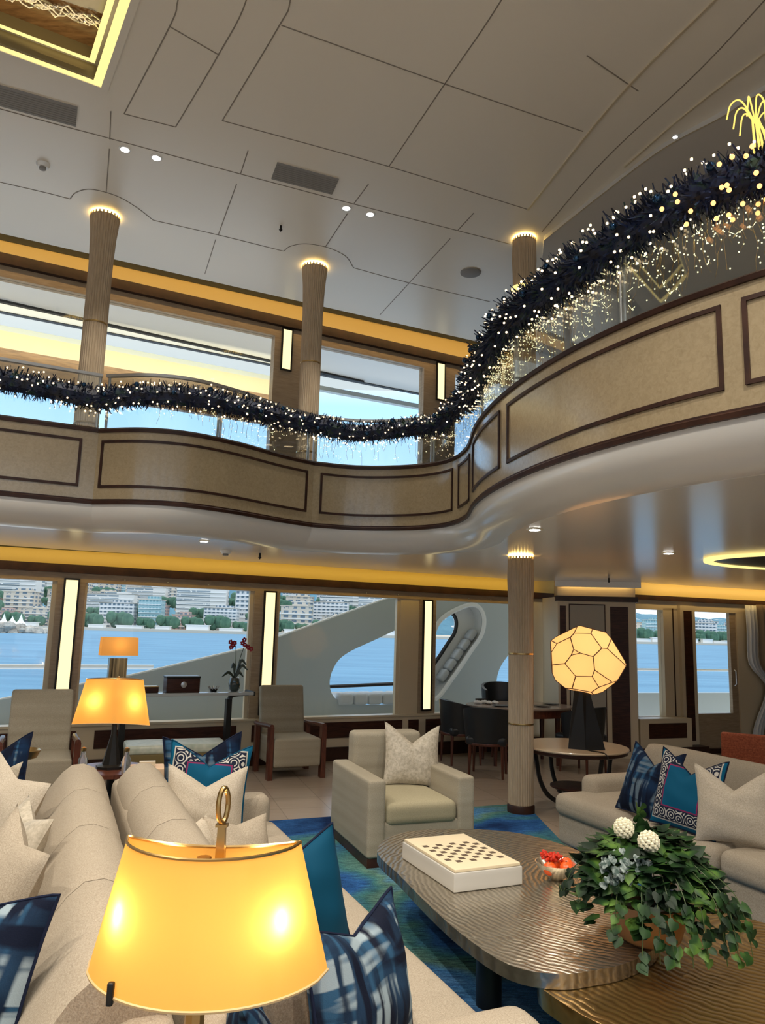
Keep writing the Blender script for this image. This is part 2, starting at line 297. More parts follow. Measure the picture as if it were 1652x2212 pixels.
# ------------------------------------------------------------------ mesh helper
class MB:
    def __init__(s): s.v = []; s.f = []
    def add(s, vs, fs, m=None):
        o = len(s.v)
        s.v += [tuple(m @ Vector(p)) if m is not None else tuple(p) for p in vs]
        s.f += [tuple(i+o for i in f) for f in fs]; return s
    def box(s, c, d, rz=0, m=None):
        x, y, z = [k/2 for k in d]; ca, sa = cos(rz), sin(rz); vs = []
        for i in (-1, 1):
            for j in (-1, 1):
                for k in (-1, 1): vs.append((c[0]+i*x*ca-j*y*sa, c[1]+i*x*sa+j*y*ca, c[2]+k*z))
        return s.add(vs, [(0, 1, 3, 2), (4, 6, 7, 5), (0, 4, 5, 1), (2, 3, 7, 6), (0, 2, 6, 4), (1, 5, 7, 3)], m)
    def rbox(s, c, d, r=.03, n=3, puff=0, m=None, rz=0):
        hx, hy, hz = [k/2 for k in d]; r = min(r, hx*.98, hy*.98, hz*.98)
        def ax(h):
            L = [-h+r*(1-cos(pi/2*i/n)) for i in range(n)]; k = 4
            L += [-h+r+(2*(h-r))*i/k for i in range(k+1)]; L += [h-r*(1-cos(pi/2*(n-1-i)/n)) for i in range(n)]
            return L
        X, Y, Z = ax(hx), ax(hy), ax(hz); idx = {}; vs = []; fs = []
        ca, sa = cos(rz), sin(rz)
        def V(x, y, z):
            k = (round(x, 5), round(y, 5), round(z, 5))
            if k not in idx:
                q = Vector((max(-hx+r, min(hx-r, x)), max(-hy+r, min(hy-r, y)), max(-hz+r, min(hz-r, z))))
                e = Vector((x, y, z))-q
                if e.length > 1e-9: e = e.normalized()*r
                p = q+e
                if puff:
                    w = (1-(x/hx)**2)*(1-(y/hy)**2); p.z += puff*w*(1 if z > 0 else -.0)*abs(z/hz)
                idx[k] = len(vs); vs.append((c[0]+p.x*ca-p.y*sa, c[1]+p.x*sa+p.y*ca, c[2]+p.z))
            return idx[k]
        def face(A, B, fn, flip):
            for i in range(len(A)-1):
                for j in range(len(B)-1):
                    q = [fn(A[i], B[j]), fn(A[i+1], B[j]), fn(A[i+1], B[j+1]), fn(A[i], B[j+1])]
                    if len(set(q)) >= 3: fs.append(tuple(q[::-1] if flip else q))
        face(X, Y, lambda a, b: V(a, b, hz), False); face(X, Y, lambda a, b: V(a, b, -hz), True)
        face(Y, Z, lambda a, b: V(hx, a, b), False); face(Y, Z, lambda a, b: V(-hx, a, b), True)
        face(X, Z, lambda a, b: V(a, hy, b), True); face(X, Z, lambda a, b: V(a, -hy, b), False)
        return s.add(vs, fs, m)
    def tube(s, pts, r, n=8, m=None, cap=True):
        pts = [Vector(p) for p in pts]; vs = []; fs = []; up = Vector((0, 0, 1)); prev = None
        for i, p in enumerate(pts):
            t = (pts[min(i+1, len(pts)-1)]-pts[max(i-1, 0)]).normalized()
            if prev is None: x = t.orthogonal().normalized()
            else:
                x = prev-t*prev.dot(t); x = x.normalized() if x.length > 1e-6 else t.orthogonal().normalized()
            prev = x; y = t.cross(x); rr = r[i] if isinstance(r, (list, tuple)) else r
            for k in range(n): a = 2*pi*k/n; vs.append(p+x*cos(a)*rr+y*sin(a)*rr)
        for i in range(len(pts)-1):
            for k in range(n): k2 = (k+1) % n; fs.append((i*n+k, i*n+k2, (i+1)*n+k2, (i+1)*n+k))
        if cap: fs.append(tuple(range(n))[::-1]); fs.append(tuple(range((len(pts)-1)*n, len(pts)*n)))
        return s.add(vs, fs, m)
    def lathe(s, prof, n=24, c=(0, 0, 0), sy=1.0, m=None, flute=0, nf=0):
        vs = []; fs = []
        for r, z in prof:
            for k in range(n):
                a = 2*pi*k/n; rr = r*(1-flute*abs(cos(a*nf/2))) if flute else r
                vs.append((c[0]+rr*cos(a), c[1]+rr*sin(a)*sy, c[2]+z))
        for i in range(len(prof)-1):
            for k in range(n): k2 = (k+1) % n; fs.append((i*n+k, i*n+k2, (i+1)*n+k2, (i+1)*n+k))
        if prof[0][0] > 1e-6: fs.append(tuple(range(n))[::-1])
        if prof[-1][0] > 1e-6: fs.append(tuple(range((len(prof)-1)*n, len(prof)*n)))
        return s.add(vs, fs, m)
    def prism(s, poly, z0, z1, m=None):
        n = len(poly); vs = [(x, y, z0) for x, y in poly]+[(x, y, z1) for x, y in poly]
        a = sum(poly[i][0]*poly[(i+1) % n][1]-poly[(i+1) % n][0]*poly[i][1] for i in range(n))
        o = list(range(n)); 
        if a < 0: o = o[::-1]
        fs = [tuple(o[::-1]), tuple(i+n for i in o)]
        for i in range(n): j, k = o[i], o[(i+1) % n]; fs.append((j, k, k+n, j+n))
        return s.add(vs, fs, m)
    def ball(s, c, r, n=8, sz=1.0, m=None):
        prof = [(r*sin(pi*i/n), -r*sz*cos(pi*i/n)) for i in range(n+1)]; prof[0] = (0, prof[0][1]); prof[-1] = (0, prof[-1][1])
        vs = [(c[0], c[1], c[2]+prof[0][1])]; fs = []; k2 = n*2
        for rr, z in prof[1:-1]:
            for k in range(k2): a = 2*pi*k/k2; vs.append((c[0]+rr*cos(a), c[1]+rr*sin(a), c[2]+z))
        vs.append((c[0], c[1], c[2]+prof[-1][1])); L = len(vs)-1
        for k in range(k2): fs.append((0, 1+(k+1) % k2, 1+k)); fs.append((L, L-k2+k, L-k2+(k+1) % k2))
        for i in range(n-2):
            for k in range(k2): a = 1+i*k2; fs.append((a+k, a+(k+1) % k2, a+k2+(k+1) % k2, a+k2+k))
        return s.add(vs, fs, m)
    def strip(s, A, B):
        n = len(A); return s.add(list(A)+list(B), [(i, i+1, n+i+1, n+i) for i in range(n-1)])
    def build(s, name, mt, parent=None, smooth=True, ang=40, solid=0):
        me = bpy.data.meshes.new(name); me.from_pydata(s.v, [], s.f); me.update()
        if smooth:
            me.polygons.foreach_set('use_smooth', [True]*len(me.polygons))
            try: me.set_sharp_from_angle(angle=radians(ang))
            except Exception: pass
        me.materials.append(mt); o = bpy.data.objects.new(name, me); COL.objects.link(o)
        if parent is not None: o.parent = parent
        if solid: md = o.modifiers.new('solid', 'SOLIDIFY'); md.thickness = solid; md.offset = 0
        return o
def tag(o, label, cat, group=None, kind=None):
    o['label'] = label; o['category'] = cat
    if group: o['group'] = group
    if kind: o['kind'] = kind
    return o
def thing(name, label, cat, loc=(0, 0, 0), rz=0, group=None):
    o = bpy.data.objects.new(name, None); COL.objects.link(o); o.location = loc; o.rotation_euler = (0, 0, rz)
    o.empty_display_size = .1
    return tag(o, label, cat, group)
def struct(name, mb, mt, **k):
    o = mb.build(name, mt, **k); o['kind'] = 'structure'; return o
def copytree(o, parent=None):
    c = o.copy(); COL.objects.link(c); c.parent = parent
    for ch in list(o.children):
        d = ch.copy(); COL.objects.link(d); d.parent = c
        for g in list(ch.children):
            e = g.copy(); COL.objects.link(e); e.parent = d
    return c
def crom(P, n=10):
    P = [Vector(p) for p in P]; P = [2*P[0]-P[1]]+P+[2*P[-1]-P[-2]]; o = []
    for i in range(1, len(P)-2):
        for k in range(n):
            t = k/n; a, b, c, d = P[i-1:i+3]
            o.append(.5*((2*b)+(c-a)*t+(2*a-5*b+4*c-d)*t*t+(3*b-a-3*c+d)*t**3))
    o.append(P[-2]); return o
def closed(P, n=6):
    P = [Vector(p) for p in P]; L = len(P); o = []
    for i in range(L):
        a, b, c, d = P[i-1], P[i], P[(i+1) % L], P[(i+2) % L]
        for k in range(n):
            t = k/n; o.append(.5*((2*b)+(c-a)*t+(2*a-5*b+4*c-d)*t*t+(3*b-a-3*c+d)*t**3))
    return o
def wbox(mb, P, u0, u1, o0, o1, z0, z1):      # box laid along a wall frame
    q = [P(u0, o0), P(u1, o0), P(u1, o1), P(u0, o1)]
    return mb.prism([(a.x, a.y) for a in q], z0, z1)
# ------------------------------------------------------------------ setting: floor, outer walls, ceilings
UL, UR = -9.0, 3.15
foot = [WP(UL, 0), WP(UR, 0), Vector((2.62, 11.13, 0)), Vector((3.72, 10.99, 0)), RP(-.05, 0), RP(5.5, 0), Vector((9.05, -6, 0)), Vector((-8.35, -6, 0))]
struct('floor', MB().prism([(p.x, p.y) for p in foot], -.2, 0), m_stone, smooth=False)
# main window wall, lower deck
w = MB(); 
wbox(w, WP, UL, 3.6, 0, .14, 0, .55)
for a, b in ((UL, -7.6), (-3.73, -3.43), (-1.39, -1.06), (1.07, 1.34), (3.1, 3.6)): wbox(w, WP, a, b, 0, .14, .55, 2.15)
wbox(w, WP, UL, 3.6, 0, .14, 2.15, 2.26)
wl = struct('wall_windows', w, m_frame, smooth=False)
w = MB(); wbox(w, WP, .77, 1.07, .02, .13, .55, 2.15).build('mullion', m_cream, wl, smooth=False)
w = MB(); wbox(w, WP, 3.12, 3.62, -.02, 0, .55, 2.2).build('pilaster', m_cream, wl, smooth=False)
for u in (3.38,): wbox(MB(), WP, u, u+.012, -.03, -.02, .55, 2.2).build('pilaster_groove', m_darktrim, wl, smooth=False)
w = MB(); wbox(w, WP, UL, 3.6, -.05, .12, .535, .56); struct('trim_1', w, m_cream, smooth=False)
w = MB(); wbox(w, WP, UL, 3.6, -.07, 0, 0, .17); struct('baseboard_windows', w, m_darktrim, smooth=False)
w = MB(); wbox(w, WP, UL, 3.6, -.03, 0, .17, .535); low = struct('wall_dado', w, m_cream, smooth=False)
for a, b in ((-8.6, -6.4), (-6.2, -5.8), (-5.6, -3.9), (-3.75, -3.4), (-3.2, -1.55), (-1.35, -1.1), (-.95, .80), (.90, 1.06), (1.18, 2.9)):
    w = MB(); wbox(w, WP, a, b, -.045, -.03, .285, .485); w.build('panel', m_dark, low, smooth=False)
for zz, nm in ((0, 'trim_2'), (3.54, 'trim_3')):
    w = MB(); wbox(w, WP, UL, 3.6, -.07, .14, 2.25+zz-(.03 if zz else 0), 2.345+zz); struct(nm, w, m_darktrim, smooth=False)
    w = MB(); wbox(w, WP, UL, 3.6, 0, .14, 2.345+zz, 2.8+zz); struct('wall_cove', w, m_gold, smooth=False)
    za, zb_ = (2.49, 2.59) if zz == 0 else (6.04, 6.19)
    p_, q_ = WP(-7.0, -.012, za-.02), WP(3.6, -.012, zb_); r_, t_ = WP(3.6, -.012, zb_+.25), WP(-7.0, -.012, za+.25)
    struct('wall_cove_shadow', MB().add([p_, q_, r_, t_], [(0, 1, 2, 3)]), m_coveshade, smooth=False)  # dark sheet painting the shade at the top of the cove recess
for i, (a, b) in enumerate(LW):
    w = MB(); wbox(w, WP, a, b, .06, .075, .56, 2.15); o = struct('window_%d' % (i+1), w, m_glass, smooth=False)
    w = MB()
    for (p, q) in ((a, a+.03), (b-.05, b)): wbox(w, WP, p, q, .04, .10, .56, 2.15)
    w.build('window_frame', m_cream, o, smooth=False)
# upper window wall
w = MB(); wbox(w, WP, UL, 5.2, 0, .14, 2.8, 3.95); wbox(w, WP, UL, 5.2, 0, .14, 5.62, 5.80)
for a, b in ((UL, -7.6), (-1.30, -.90), (1.06, 1.62), (3.4, 5.2)): wbox(w, WP, a, b, 0, .14, 3.95, 5.62)
struct('wall_upper_windows', w, m_frame, smooth=False)
for i, (a, b) in enumerate(((-7.6, -1.30), (-.90, 1.06), (1.62, 3.4))):
    w = MB(); wbox(w, WP, a, b, .06, .075, 3.95, 5.62); struct('window_%d' % (i+5), w, m_glass, smooth=False)
# pier
pr_ = [(2.53, 11.75), (2.62, 11.13), (3.72, 10.99), (3.9, 11.5)]
w = MB(); w.prism(pr_, 0, 2.26); pier = struct('wall_pier', w, m_cream, smooth=False)
PD = Vector((1.10, -.14, 0)).normalized(); PN = Vector((-PD.y, PD.x, 0))
def PP(u, off, z=0): return Vector((2.62+PD.x*u+PN.x*off, 11.13+PD.y*u+PN.y*off, z))
for a, b, mt in ((.03, .115, m_dark), (.12, .14, m_cream), (.75, 1.0, m_dark)):
    w = MB(); wbox(w, PP, a, b, -.012, 0, .1, 2.13); w.build('panel', mt, pier, smooth=False)
w = MB(); wbox(w, PP, .16, .68, -.012, 0, .1, 2.16); w.build('panel', m_dark, pier, smooth=False)
w = MB(); wbox(w, PP, .175, .665, -.02, -.012, .11, 2.145); w.build('panel', mat('grey_beige_panel', (.36, .33, .27), .4), pier, smooth=False)
w = MB(); wbox(w, PP, -.03, 1.14, -.05, .6, 2.2, 2.275); struct('trim_4', w, m_darktrim, smooth=False)
w = MB(); wbox(w, PP, 0, 1.11, -.0, .5, 2.275, 2.8); struct('wall_pier_cove', w, m_cream, smooth=False)
w = MB(); wbox(w, PP, -.05, 1.16, -.17, -.12, 2.40, 2.50); struct('trim_5', w, m_ceil, smooth=False)
area('cove_led', PP(.55, -.04, 2.47), (PN+Vector((0, 0, -.6))), 1.0, .03, 1.1, (1, .66, .22), PD)
# right wall with side window and door
w = MB(); wbox(w, RP, -.25, .9, 0, .14, 0, .55); wbox(w, RP, .45, .9, 0, .14, .55, 2.15); wbox(w, RP, -.25, 5.6, 0, .14, 2.12, 2.26)
wbox(w, RP, .9, .98, 0, .14, 0, 2.15); wbox(w, RP, 1.88, 5.6, 0, .14, 0, 2.15)
wr = struct('wall_right', w, m_cream, smooth=False)
w = MB(); wbox(w, RP, .72, 1.0, -.06, 0, 0, 2.2); w.build('pilaster', m_cream, wr, smooth=False)
w = MB(); wbox(w, RP, .78, .93, -.07, -.06, .2, 2.12); w.build('panel', m_dark, wr, smooth=False)
w = MB(); wbox(w, RP, -.2, .72, -.22, 0, .0, .545); w.build('window_seat', m_cream, wr, smooth=False)
w = MB(); wbox(w, RP, -.05, .62, -.23, -.22, .27, .48); w.build('panel', m_dark, wr, smooth=False)
w = MB(); wbox(w, RP, -.2, 1.0, -.25, -.01, 0, .14); w.build('plinth', m_darktrim, wr, smooth=False)
w = MB(); wbox(w, RP, .62, .635, -.01, 0, .55, 2.15); w.build('groove', m_darktrim, wr, smooth=False)
w = MB(); wbox(w, RP, -.1, .45, .06, .075, .55, 2.12); struct('window_8', w, m_glass, smooth=False)
w = MB(); wbox(w, RP, .98, 1.88, .03, .09, .06, .58); wbox(w, RP, .98, 1.02, .03, .09, .58, 2.12); wbox(w, RP, 1.76, 1.88, .03, .09, .58, 2.12)
dr = struct('door_1', w, m_frame, smooth=False)
w = MB(); wbox(w, RP, 1.02, 1.76, .055, .065, .58, 2.12); w.build('glass_pane', m_glass, dr, smooth=False)
w = MB(); w.tube([RP(1.79, -.0, 1.0), RP(1.79, -.03, 1.02), RP(1.79, -.03, 1.22), RP(1.79, 0, 1.24)], .008); w.build('door_handle', m_steel, dr)
w = MB(); wbox(w, RP, .98, 1.88, -.05, .14, 0, .07); struct('trim_6', w, m_darktrim, smooth=False)
w = MB(); wbox(w, RP, -.1, 5.6, -.07, .14, 2.26, 2.33); struct('trim_7', w, m_darktrim, smooth=False)
w = MB(); wbox(w, RP, -.1, 5.6, 0, .14, 2.33, 2.8); struct('wall_right_cove', w, m_gold, smooth=False)
# walls behind and beside the camera
w = MB(); a, b = WP(UL, 0), Vector((-8.35, -6, 0)); w.prism([(-8.5, 6.2), (-8.3, 6.2), (-8.3, -6), (-8.5, -6)], 0, 6.4); struct('wall_left', w, m_maple, smooth=False)
w = MB(); w.prism([(9.0, -6), (9.2, -6), (9.2, 14), (9.0, 14)], 0, 6.4); struct('wall_far_right', w, m_maple, smooth=False)
w = MB()
for z0, z1 in ((0, .5), (2.3, 3.9), (5.6, 6.4)): w.box((.35, -6.1, (z0+z1)/2), (17.6, .2, z1-z0))
for i in range(8): w.box((-8.2+i*2.44, -6.1, 3.2), (.4, .2, 6.4))
struct('wall_back', w, m_maple, smooth=False)
w = MB(); wbox(w, RP, -1.2, 5.6, .0, .14, 2.8, 6.4); wbox(w, WP, 5.2, 8, 0, .14, 2.8, 6.4); struct('wall_upper_right', w, m_maple, smooth=False)
# ------------------------------------------------------------------ balcony curve
S1 = crom([(-8.3, 3.4), (-5.6, 4.8), (-4.4, 5.42), (-3.14, 6.06), (-2.5, 6.38)])
S2 = crom([(-2.5, 6.38), (-2.07, 6.32), (-1.7, 6.42), (-1.35, 6.72), (-1.0, 7.16), (-.71, 7.46)])
S3 = crom([(-.71, 7.46), (-.31, 7.6), (.12, 7.55), (.44, 7.39), (.66, 7.10), (.755, 6.6), (.74, 5.9), (.79, 5.3), (.9, 4.75), (1.06, 4.25), (1.23, 3.88), (1.41, 3.57), (1.56, 3.37), (1.72, 3.18), (2.1, 2.8), (2.9, 2.25), (4.5, 1.7), (8.95, 1.2)])
for S in (S1, S2, S3): S[:] = [Vector((p.x, p.y)) for p in S]
def offs(S, d):   # offset to the room-side right (towards the atrium) by -d, into the deck by +d
    o = []
    for i, p in enumerate(S):
        t = (S[min(i+1, len(S)-1)]-S[max(i-1, 0)]).normalized(); o.append(p+Vector((-t.y, t.x))*d)
    return o
def arclen(S):
    L = [0]
    for i in range(1, len(S)): L.append(L[-1]+(S[i]-S[i-1]).length)
    return L
def sub(S, a, b, n=30):
    L = arclen(S); o = []
    for k in range(n+1):
        s = a+(b-a)*k/n; s = max(0, min(L[-1]-1e-6, s)); i = 0
        while L[i+1] < s: i += 1
        t = (s-L[i])/(L[i+1]-L[i]); p = S[i].lerp(S[i+1], t); tt = (S[i+1]-S[i]).normalized(); o.append((p, Vector((-tt.y, tt.x))))
    return o
def sweep(mb, path, prof):   # path: [(p, inward normal)], prof: [(d, z)]
    n = len(prof); vs = []; fs = []
    for p, nn in path:
        for d, z in prof: q = p+nn*d; vs.append((q.x, q.y, z))
    for i in range(len(path)-1):
        for k in range(n): k2 = (k+1) % n; fs.append((i*n+k, (i+1)*n+k, (i+1)*n+k2, i*n+k2))
    fs.append(tuple(range(n))); fs.append(tuple(range((len(path)-1)*n, len(path)*n))[::-1]); return mb.add(vs, fs)
SEGS = (S1, S2, S3); LENS = [arclen(S)[-1] for S in SEGS]; off1 = LENS[0]-3.4795
bal = thing('balcony_front', 'S-curved maple balcony front with dark inlaid panels and white rounded underside', 'balcony')
for S, Ln in zip(SEGS, LENS):
    full = sub(S, 0, Ln, 90)
    sweep(MB(), full, [(0, 2.735), (0, 3.355), (.10, 3.355), (.10, 2.735)]).build('fascia', m_maple, bal)
    sweep(MB(), full, [(-.022, 2.70), (-.026, 2.725), (-.012, 2.735), (-.012, 2.745), (.05, 2.745), (.05, 2.70)]).build('bottom_trim', m_darktrim, bal)
    sweep(MB(), full, [(-.015, 3.335), (-.02, 3.36), (.02, 3.385), (.13, 3.385), (.13, 3.335)]).build('rail_trim', m_darktrim, bal)
    prof = [(.30*(1-cos(a)), 2.70-.215*sin(a)) for a in [pi/2*i/10 for i in range(11)]]+[(.30, 2.70)]
    sweep(MB(), full, prof).build('soffit', mat('white_soffit_lacquer', (.66, .65, .62), .28, coat=.3) if S is S1 else bpy.data.materials['white_soffit_lacquer'], bal)
for (Sa, La), (Sb, _) in (((S1, LENS[0]), (S2, 0)), ((S2, LENS[1]), (S3, 0))):
    n1 = sub(Sa, La-.02, La, 1)[1][1]; n2 = sub(Sb, 0, .02, 1)[0][1]; pk = Sb[0]
    fan = [(pk, (n1.lerp(n2, k/6)).normalized()) for k in range(7)]
    sweep(MB(), fan, prof).build('soffit', bpy.data.materials['white_soffit_lacquer'], bal)
PAN = [(0, off1+.5, off1+2.0), (0, off1+2.15, off1+3.353), (1, .04, 2.186), (2, .074, 1.617), (2, 1.758, 2.228), (2, 2.60, 3.56), (2, 3.71, 5.53), (2, 5.63, 7.4), (2, 7.5, 9.2)]
for si, a, b in PAN:
    S = SEGS[si]; w = MB(); t = .022
    for z0, z1 in ((2.845, 2.845+t), (3.265-t, 3.265)): sweep(w, sub(S, a, b), [(-.011, z0), (-.011, z1), (.004, z1), (.004, z0)])
    for x0 in (a, b-t): sweep(w, sub(S, x0, x0+t, 2), [(-.011, 2.845), (-.011, 3.265), (.004, 3.265), (.004, 2.845)])
    w.build('inlay_frame', m_darktrim, bal, smooth=False)
# deck slab and lower ceiling in one outline
deck = [tuple(p) for S in SEGS for p in offs(S, .285)]
wallpts = [(9.0, 13.3), tuple(RP(-.05, -.32)[:2]), (3.8, 10.83), (2.5, 10.95), tuple(WP(2.9, -.55)[:2]), tuple(WP(0, -.46)[:2]), tuple(WP(-4.4, -.36)[:2]), tuple(WP(UL, -.32)[:2])]
wallpts[0] = tuple(RP(5.5, -.32)[:2])
struct('ceiling', MB().prism(deck+wallpts, 2.485, 2.52), m_ceil, smooth=False)
wallp2 = [tuple(RP(5.5, 0)[:2]), tuple(RP(-.05, 0)[:2]), tuple(WP(3.6, 0)[:2]), tuple(WP(UL, 0)[:2])]
struct('floor', MB().prism(deck+wallp2, 2.62, 2.74), m_stone, smooth=False)
# balustrade
br = thing('glass_balustrade', 'clear glass balustrade with steel posts standing on the balcony front', 'railing')
for S, Ln in zip(SEGS, LENS):
    n = max(1, round(Ln/1.25))
    for k in range(n):
        a, b = Ln*k/n+.015, Ln*(k+1)/n-.015
        sweep(MB(), sub(S, a, b, 24), [(.055, 3.40), (.055, 3.86), (.067, 3.86), (.067, 3.40)]).build('glass_panel', m_bal, br)
        for s_ in (a, b):
            p, nn = sub(S, max(0, s_), s_+.01, 1)[0]; q = p+nn*.085
            MB().lathe([(.012, 3.38), (.012, 3.86), (.0, 3.865)], 8, (q.x, q.y, 0)).build('post', m_steel, br)
    sweep(MB(), sub(S, 0, Ln, 90), [(.04, 3.86), (.04, 3.885), (.08, 3.885), (.08, 3.86)]).build('handrail', m_steel, br)
# ------------------------------------------------------------------ upper ceiling with seams, skylight opening
ZC = 5.9
sk = [(-4.2, 4.26), (-2.34, 5.34), (-1.70, 4.28), (-3.56, 3.2)]
cpoly = [tuple(WP(UL, -.42)[:2]), tuple(WP(-4.0, -.52)[:2]), tuple(WP(2.0, -.70)[:2]), tuple(WP(5.0, -.8)[:2]), (9, 13.5), (9, -6), (-8.35, -6)]
def poly_with_hole(name, outer, holes, z0, z1, mt):
    cu = bpy.data.curves.new(name, 'CURVE'); cu.dimensions = '2D'; cu.fill_mode = 'BOTH'; cu.extrude = (z1-z0)/2
    for P in [outer]+holes:
        sp = cu.splines.new('POLY'); sp.points.add(len(P)-1)
        for i, p in enumerate(P): sp.points[i].co = (p[0], p[1], 0, 1)
        sp.use_cyclic_u = True
    tmp = bpy.data.objects.new(name, cu); COL.objects.link(tmp)
    dg = bpy.context.evaluated_depsgraph_get(); me = bpy.data.meshes.new_from_object(tmp.evaluated_get(dg))
    bpy.data.objects.remove(tmp); me.name = name
    me.transform(Matrix.Translation((0, 0, (z0+z1)/2))); me.materials.clear(); me.materials.append(mt)
    o = bpy.data.objects.new(name, me); COL.objects.link(o); return o
cu = poly_with_hole('ceiling', cpoly, [sk], ZC, ZC+.04, m_ceilu); cu['kind'] = 'structure'
struct('roof', MB().box((.3, 4, 6.5), (19, 21, .1)), m_ceilu, smooth=False)
def lineon(pts, z, wd, mt, nm, par, h=.003, spl=True):
    P = crom([Vector((x, y)) for x, y in pts], 6) if spl and len(pts) > 2 else [Vector(p) for p in pts]
    A = []; B = []
    for i, p in enumerate(P):
        t = (P[min(i+1, len(P)-1)]-P[max(i-1, 0)]).normalized(); n = Vector((-t.y, t.x))*wd/2
        A.append((p.x+n.x, p.y+n.y)); B.append((p.x-n.x, p.y-n.y))
    w = MB()
    vs = [(x, y, z) for x, y in A]+[(x, y, z) for x, y in B]+[(x, y, z-h) for x, y in A]+[(x, y, z-h) for x, y in B]; n = len(A); fs = []
    for i in range(n-1): fs += [(2*n+i, 2*n+i+1, 3*n+i+1, 3*n+i), (i, i+1, 2*n+i+1, 2*n+i), (n+i+1, n+i, 3*n+i, 3*n+i+1)]
    return w.add(vs, fs).build(nm, mt, par, smooth=False)
def bumpline(a, b, c, r):   # seam with an arc swelling around a column at c
    return None
SE = [[(-6.5, 4.2), (-3.28, 5.66), (-2.48, 6.01), (-1.42, 6.48), (-.35, 6.94), (.72, 7.38), (1.30, 7.62)],
      [(-7, 5.4), (-3.81, 6.72), (-3.23, 6.98)], [(-2.50, 7.34), (-1.88, 7.60), (-1.20, 7.92)], [(-.42, 8.27), (.28, 8.63), (1.30, 9.08)],
      [(-3.23, 6.98), (-3.12, 6.86), (-2.95, 6.80), (-2.74, 6.90), (-2.60, 7.10), (-2.50, 7.34)], [(-1.20, 7.92), (-1.10, 7.80), (-.92, 7.74), (-.68, 7.82), (-.50, 8.0), (-.42, 8.27)],
      [(-1.44, 5.73), (-.03, 6.30), (1.37, 6.94)], [(.95, 3.6), (.70, 4.44), (.39, 5.23), (-.03, 6.30)], [(-.81, 4.70), (.39, 5.23), (1.60, 5.74)],
      [(-.60, 3.9), (-.72, 4.48), (-.84, 4.73), (-1.44, 5.73)], [(-1.3, 4.1), (-1.49, 4.51), (-1.61, 4.74), (-2.25, 5.68)], [(-2.25, 5.68), (-1.86, 5.83)], [(-1.86, 5.83), (-1.32, 5.0), (-1.02, 4.49), (-.9, 4.0)], [(-1.61, 4.74), (-1.32, 4.99)],
      [(2.6, 3.7), (2.44, 4.38), (2.26, 5.06), (1.88, 6.15), (1.60, 7.35)], [(-2.35, 5.65), (-2.49, 6.02)], [(-2.54, 6.15), (-2.82, 6.85)], [(-1.29, 6.12), (-1.42, 6.47)], [(-1.49, 6.64), (-1.87, 7.60)], [(-1.92, 7.70), (-2.23, 8.53)],
      [(-.22, 6.58), (-.37, 6.92)], [(-.44, 7.1), (-.72, 7.80)], [(.84, 7.03), (.71, 7.38)], [(.65, 7.54), (-.11, 9.58)], [(1.4, 4.9), (1.9, 5.25)]]
for s_ in SE: lineon(s_, ZC, .009, m_seam, 'panel_seam', cu)
lineon([(2.36, 3.7), (2.12, 4.37), (1.76, 5.34), (1.37, 6.94)], ZC, .02, m_trimpale, 'step_trim', cu, .012)
lineon([(2.95, 4.25), (2.67, 4.83), (2.36, 5.5), (2.1, 6.2)], ZC, .016, m_trimpale, 'step_trim', cu, .012)
dp = [(3.6, 4.2), (2.83, 5.15), (2.64, 5.45), (2.32, 5.87), (2.00, 6.57), (1.64, 7.44), (1.9, 9.0), (2.4, 11.6), (9, 13.4), (9, 2.5)]
dpo = struct('ceiling', MB().prism(dp, ZC-.05, ZC), m_drop, smooth=False)
lineon([(3.6, 4.2), (2.83, 5.15), (2.64, 5.45), (2.32, 5.87), (2.00, 6.57), (1.64, 7.44)], ZC-.05, .014, m_trimpale, 'step_trim', dpo)
# skylight recess
skt = thing('skylight', 'stepped ceiling skylight with glowing yellow edges and brown glittering top', 'skylight', (0, 0, 0))
def inset(P, d):
    c = Vector((sum(p[0] for p in P)/len(P), sum(p[1] for p in P)/len(P))); o = []
    for p in P: v = Vector(p)-c; o.append(tuple(c+v*(1-d/v.length)))
    return o
def ringp(nm, P, Q, z0, z1, mt, par):
    w = MB(); n = len(P); vs = [(x, y, z0) for x, y in P]+[(x, y, z0) for x, y in Q]+[(x, y, z1) for x, y in P]+[(x, y, z1) for x, y in Q]; fs = []
    for i in range(n): j = (i+1) % n; fs += [(i, j, n+j, n+i), (2*n+i, 3*n+i, 3*n+j, 2*n+j), (i, 2*n+i, 2*n+j, j), (n+i, n+j, 3*n+j, 3*n+i)]
    return w.add(vs, fs).build(nm, mt, par, smooth=False)
m_skyw = mat('skylight_wall', (.16, .13, .07), .35)
ringp('lower_frame', sk, inset(sk, -.06), ZC, ZC+.15, m_skyw, skt)
ringp('led_edge', inset(sk, .045), inset(sk, -.03), ZC-.006, ZC+.004, m_led, skt)
ringp('rim', inset(sk, -.09), inset(sk, -.028), ZC-.012, ZC-.001, m_ceilu, skt)
ringp('inner_shelf', inset(sk, .07), inset(sk, -.06), ZC+.15, ZC+.17, m_vent, skt)
ringp('led_edge', inset(sk, .10), inset(sk, .05), ZC+.145, ZC+.155, m_led, skt)
ringp('upper_frame', inset(sk, .07), inset(sk, .03), ZC+.17, ZC+.30, m_skyw, skt)
MB().prism(inset(sk, .03), ZC+.27, ZC+.30).build('top_panel', mat('brown_lacquer', (.12, .065, .03), .2, build=wood((.07, .035, .015), (.20, .115, .055), (1, 6, 1), 5)), skt, smooth=False)
w = MB()
for k in range(5):
    P = []; 
    for i in range(40):
        t = i/39; x = -3.3+t*1.25; y = 4.53+t*.54+.035*sin(i*1.3+k*2)+k*.018-.03; P.append((x, y, ZC+.24+.01*sin(i*2.1+k)))
    w.tube(P, .008, 5)
w.build('crystal_strand', mat('silver_crystal', (.8, .8, .82), .1, .9), skt)
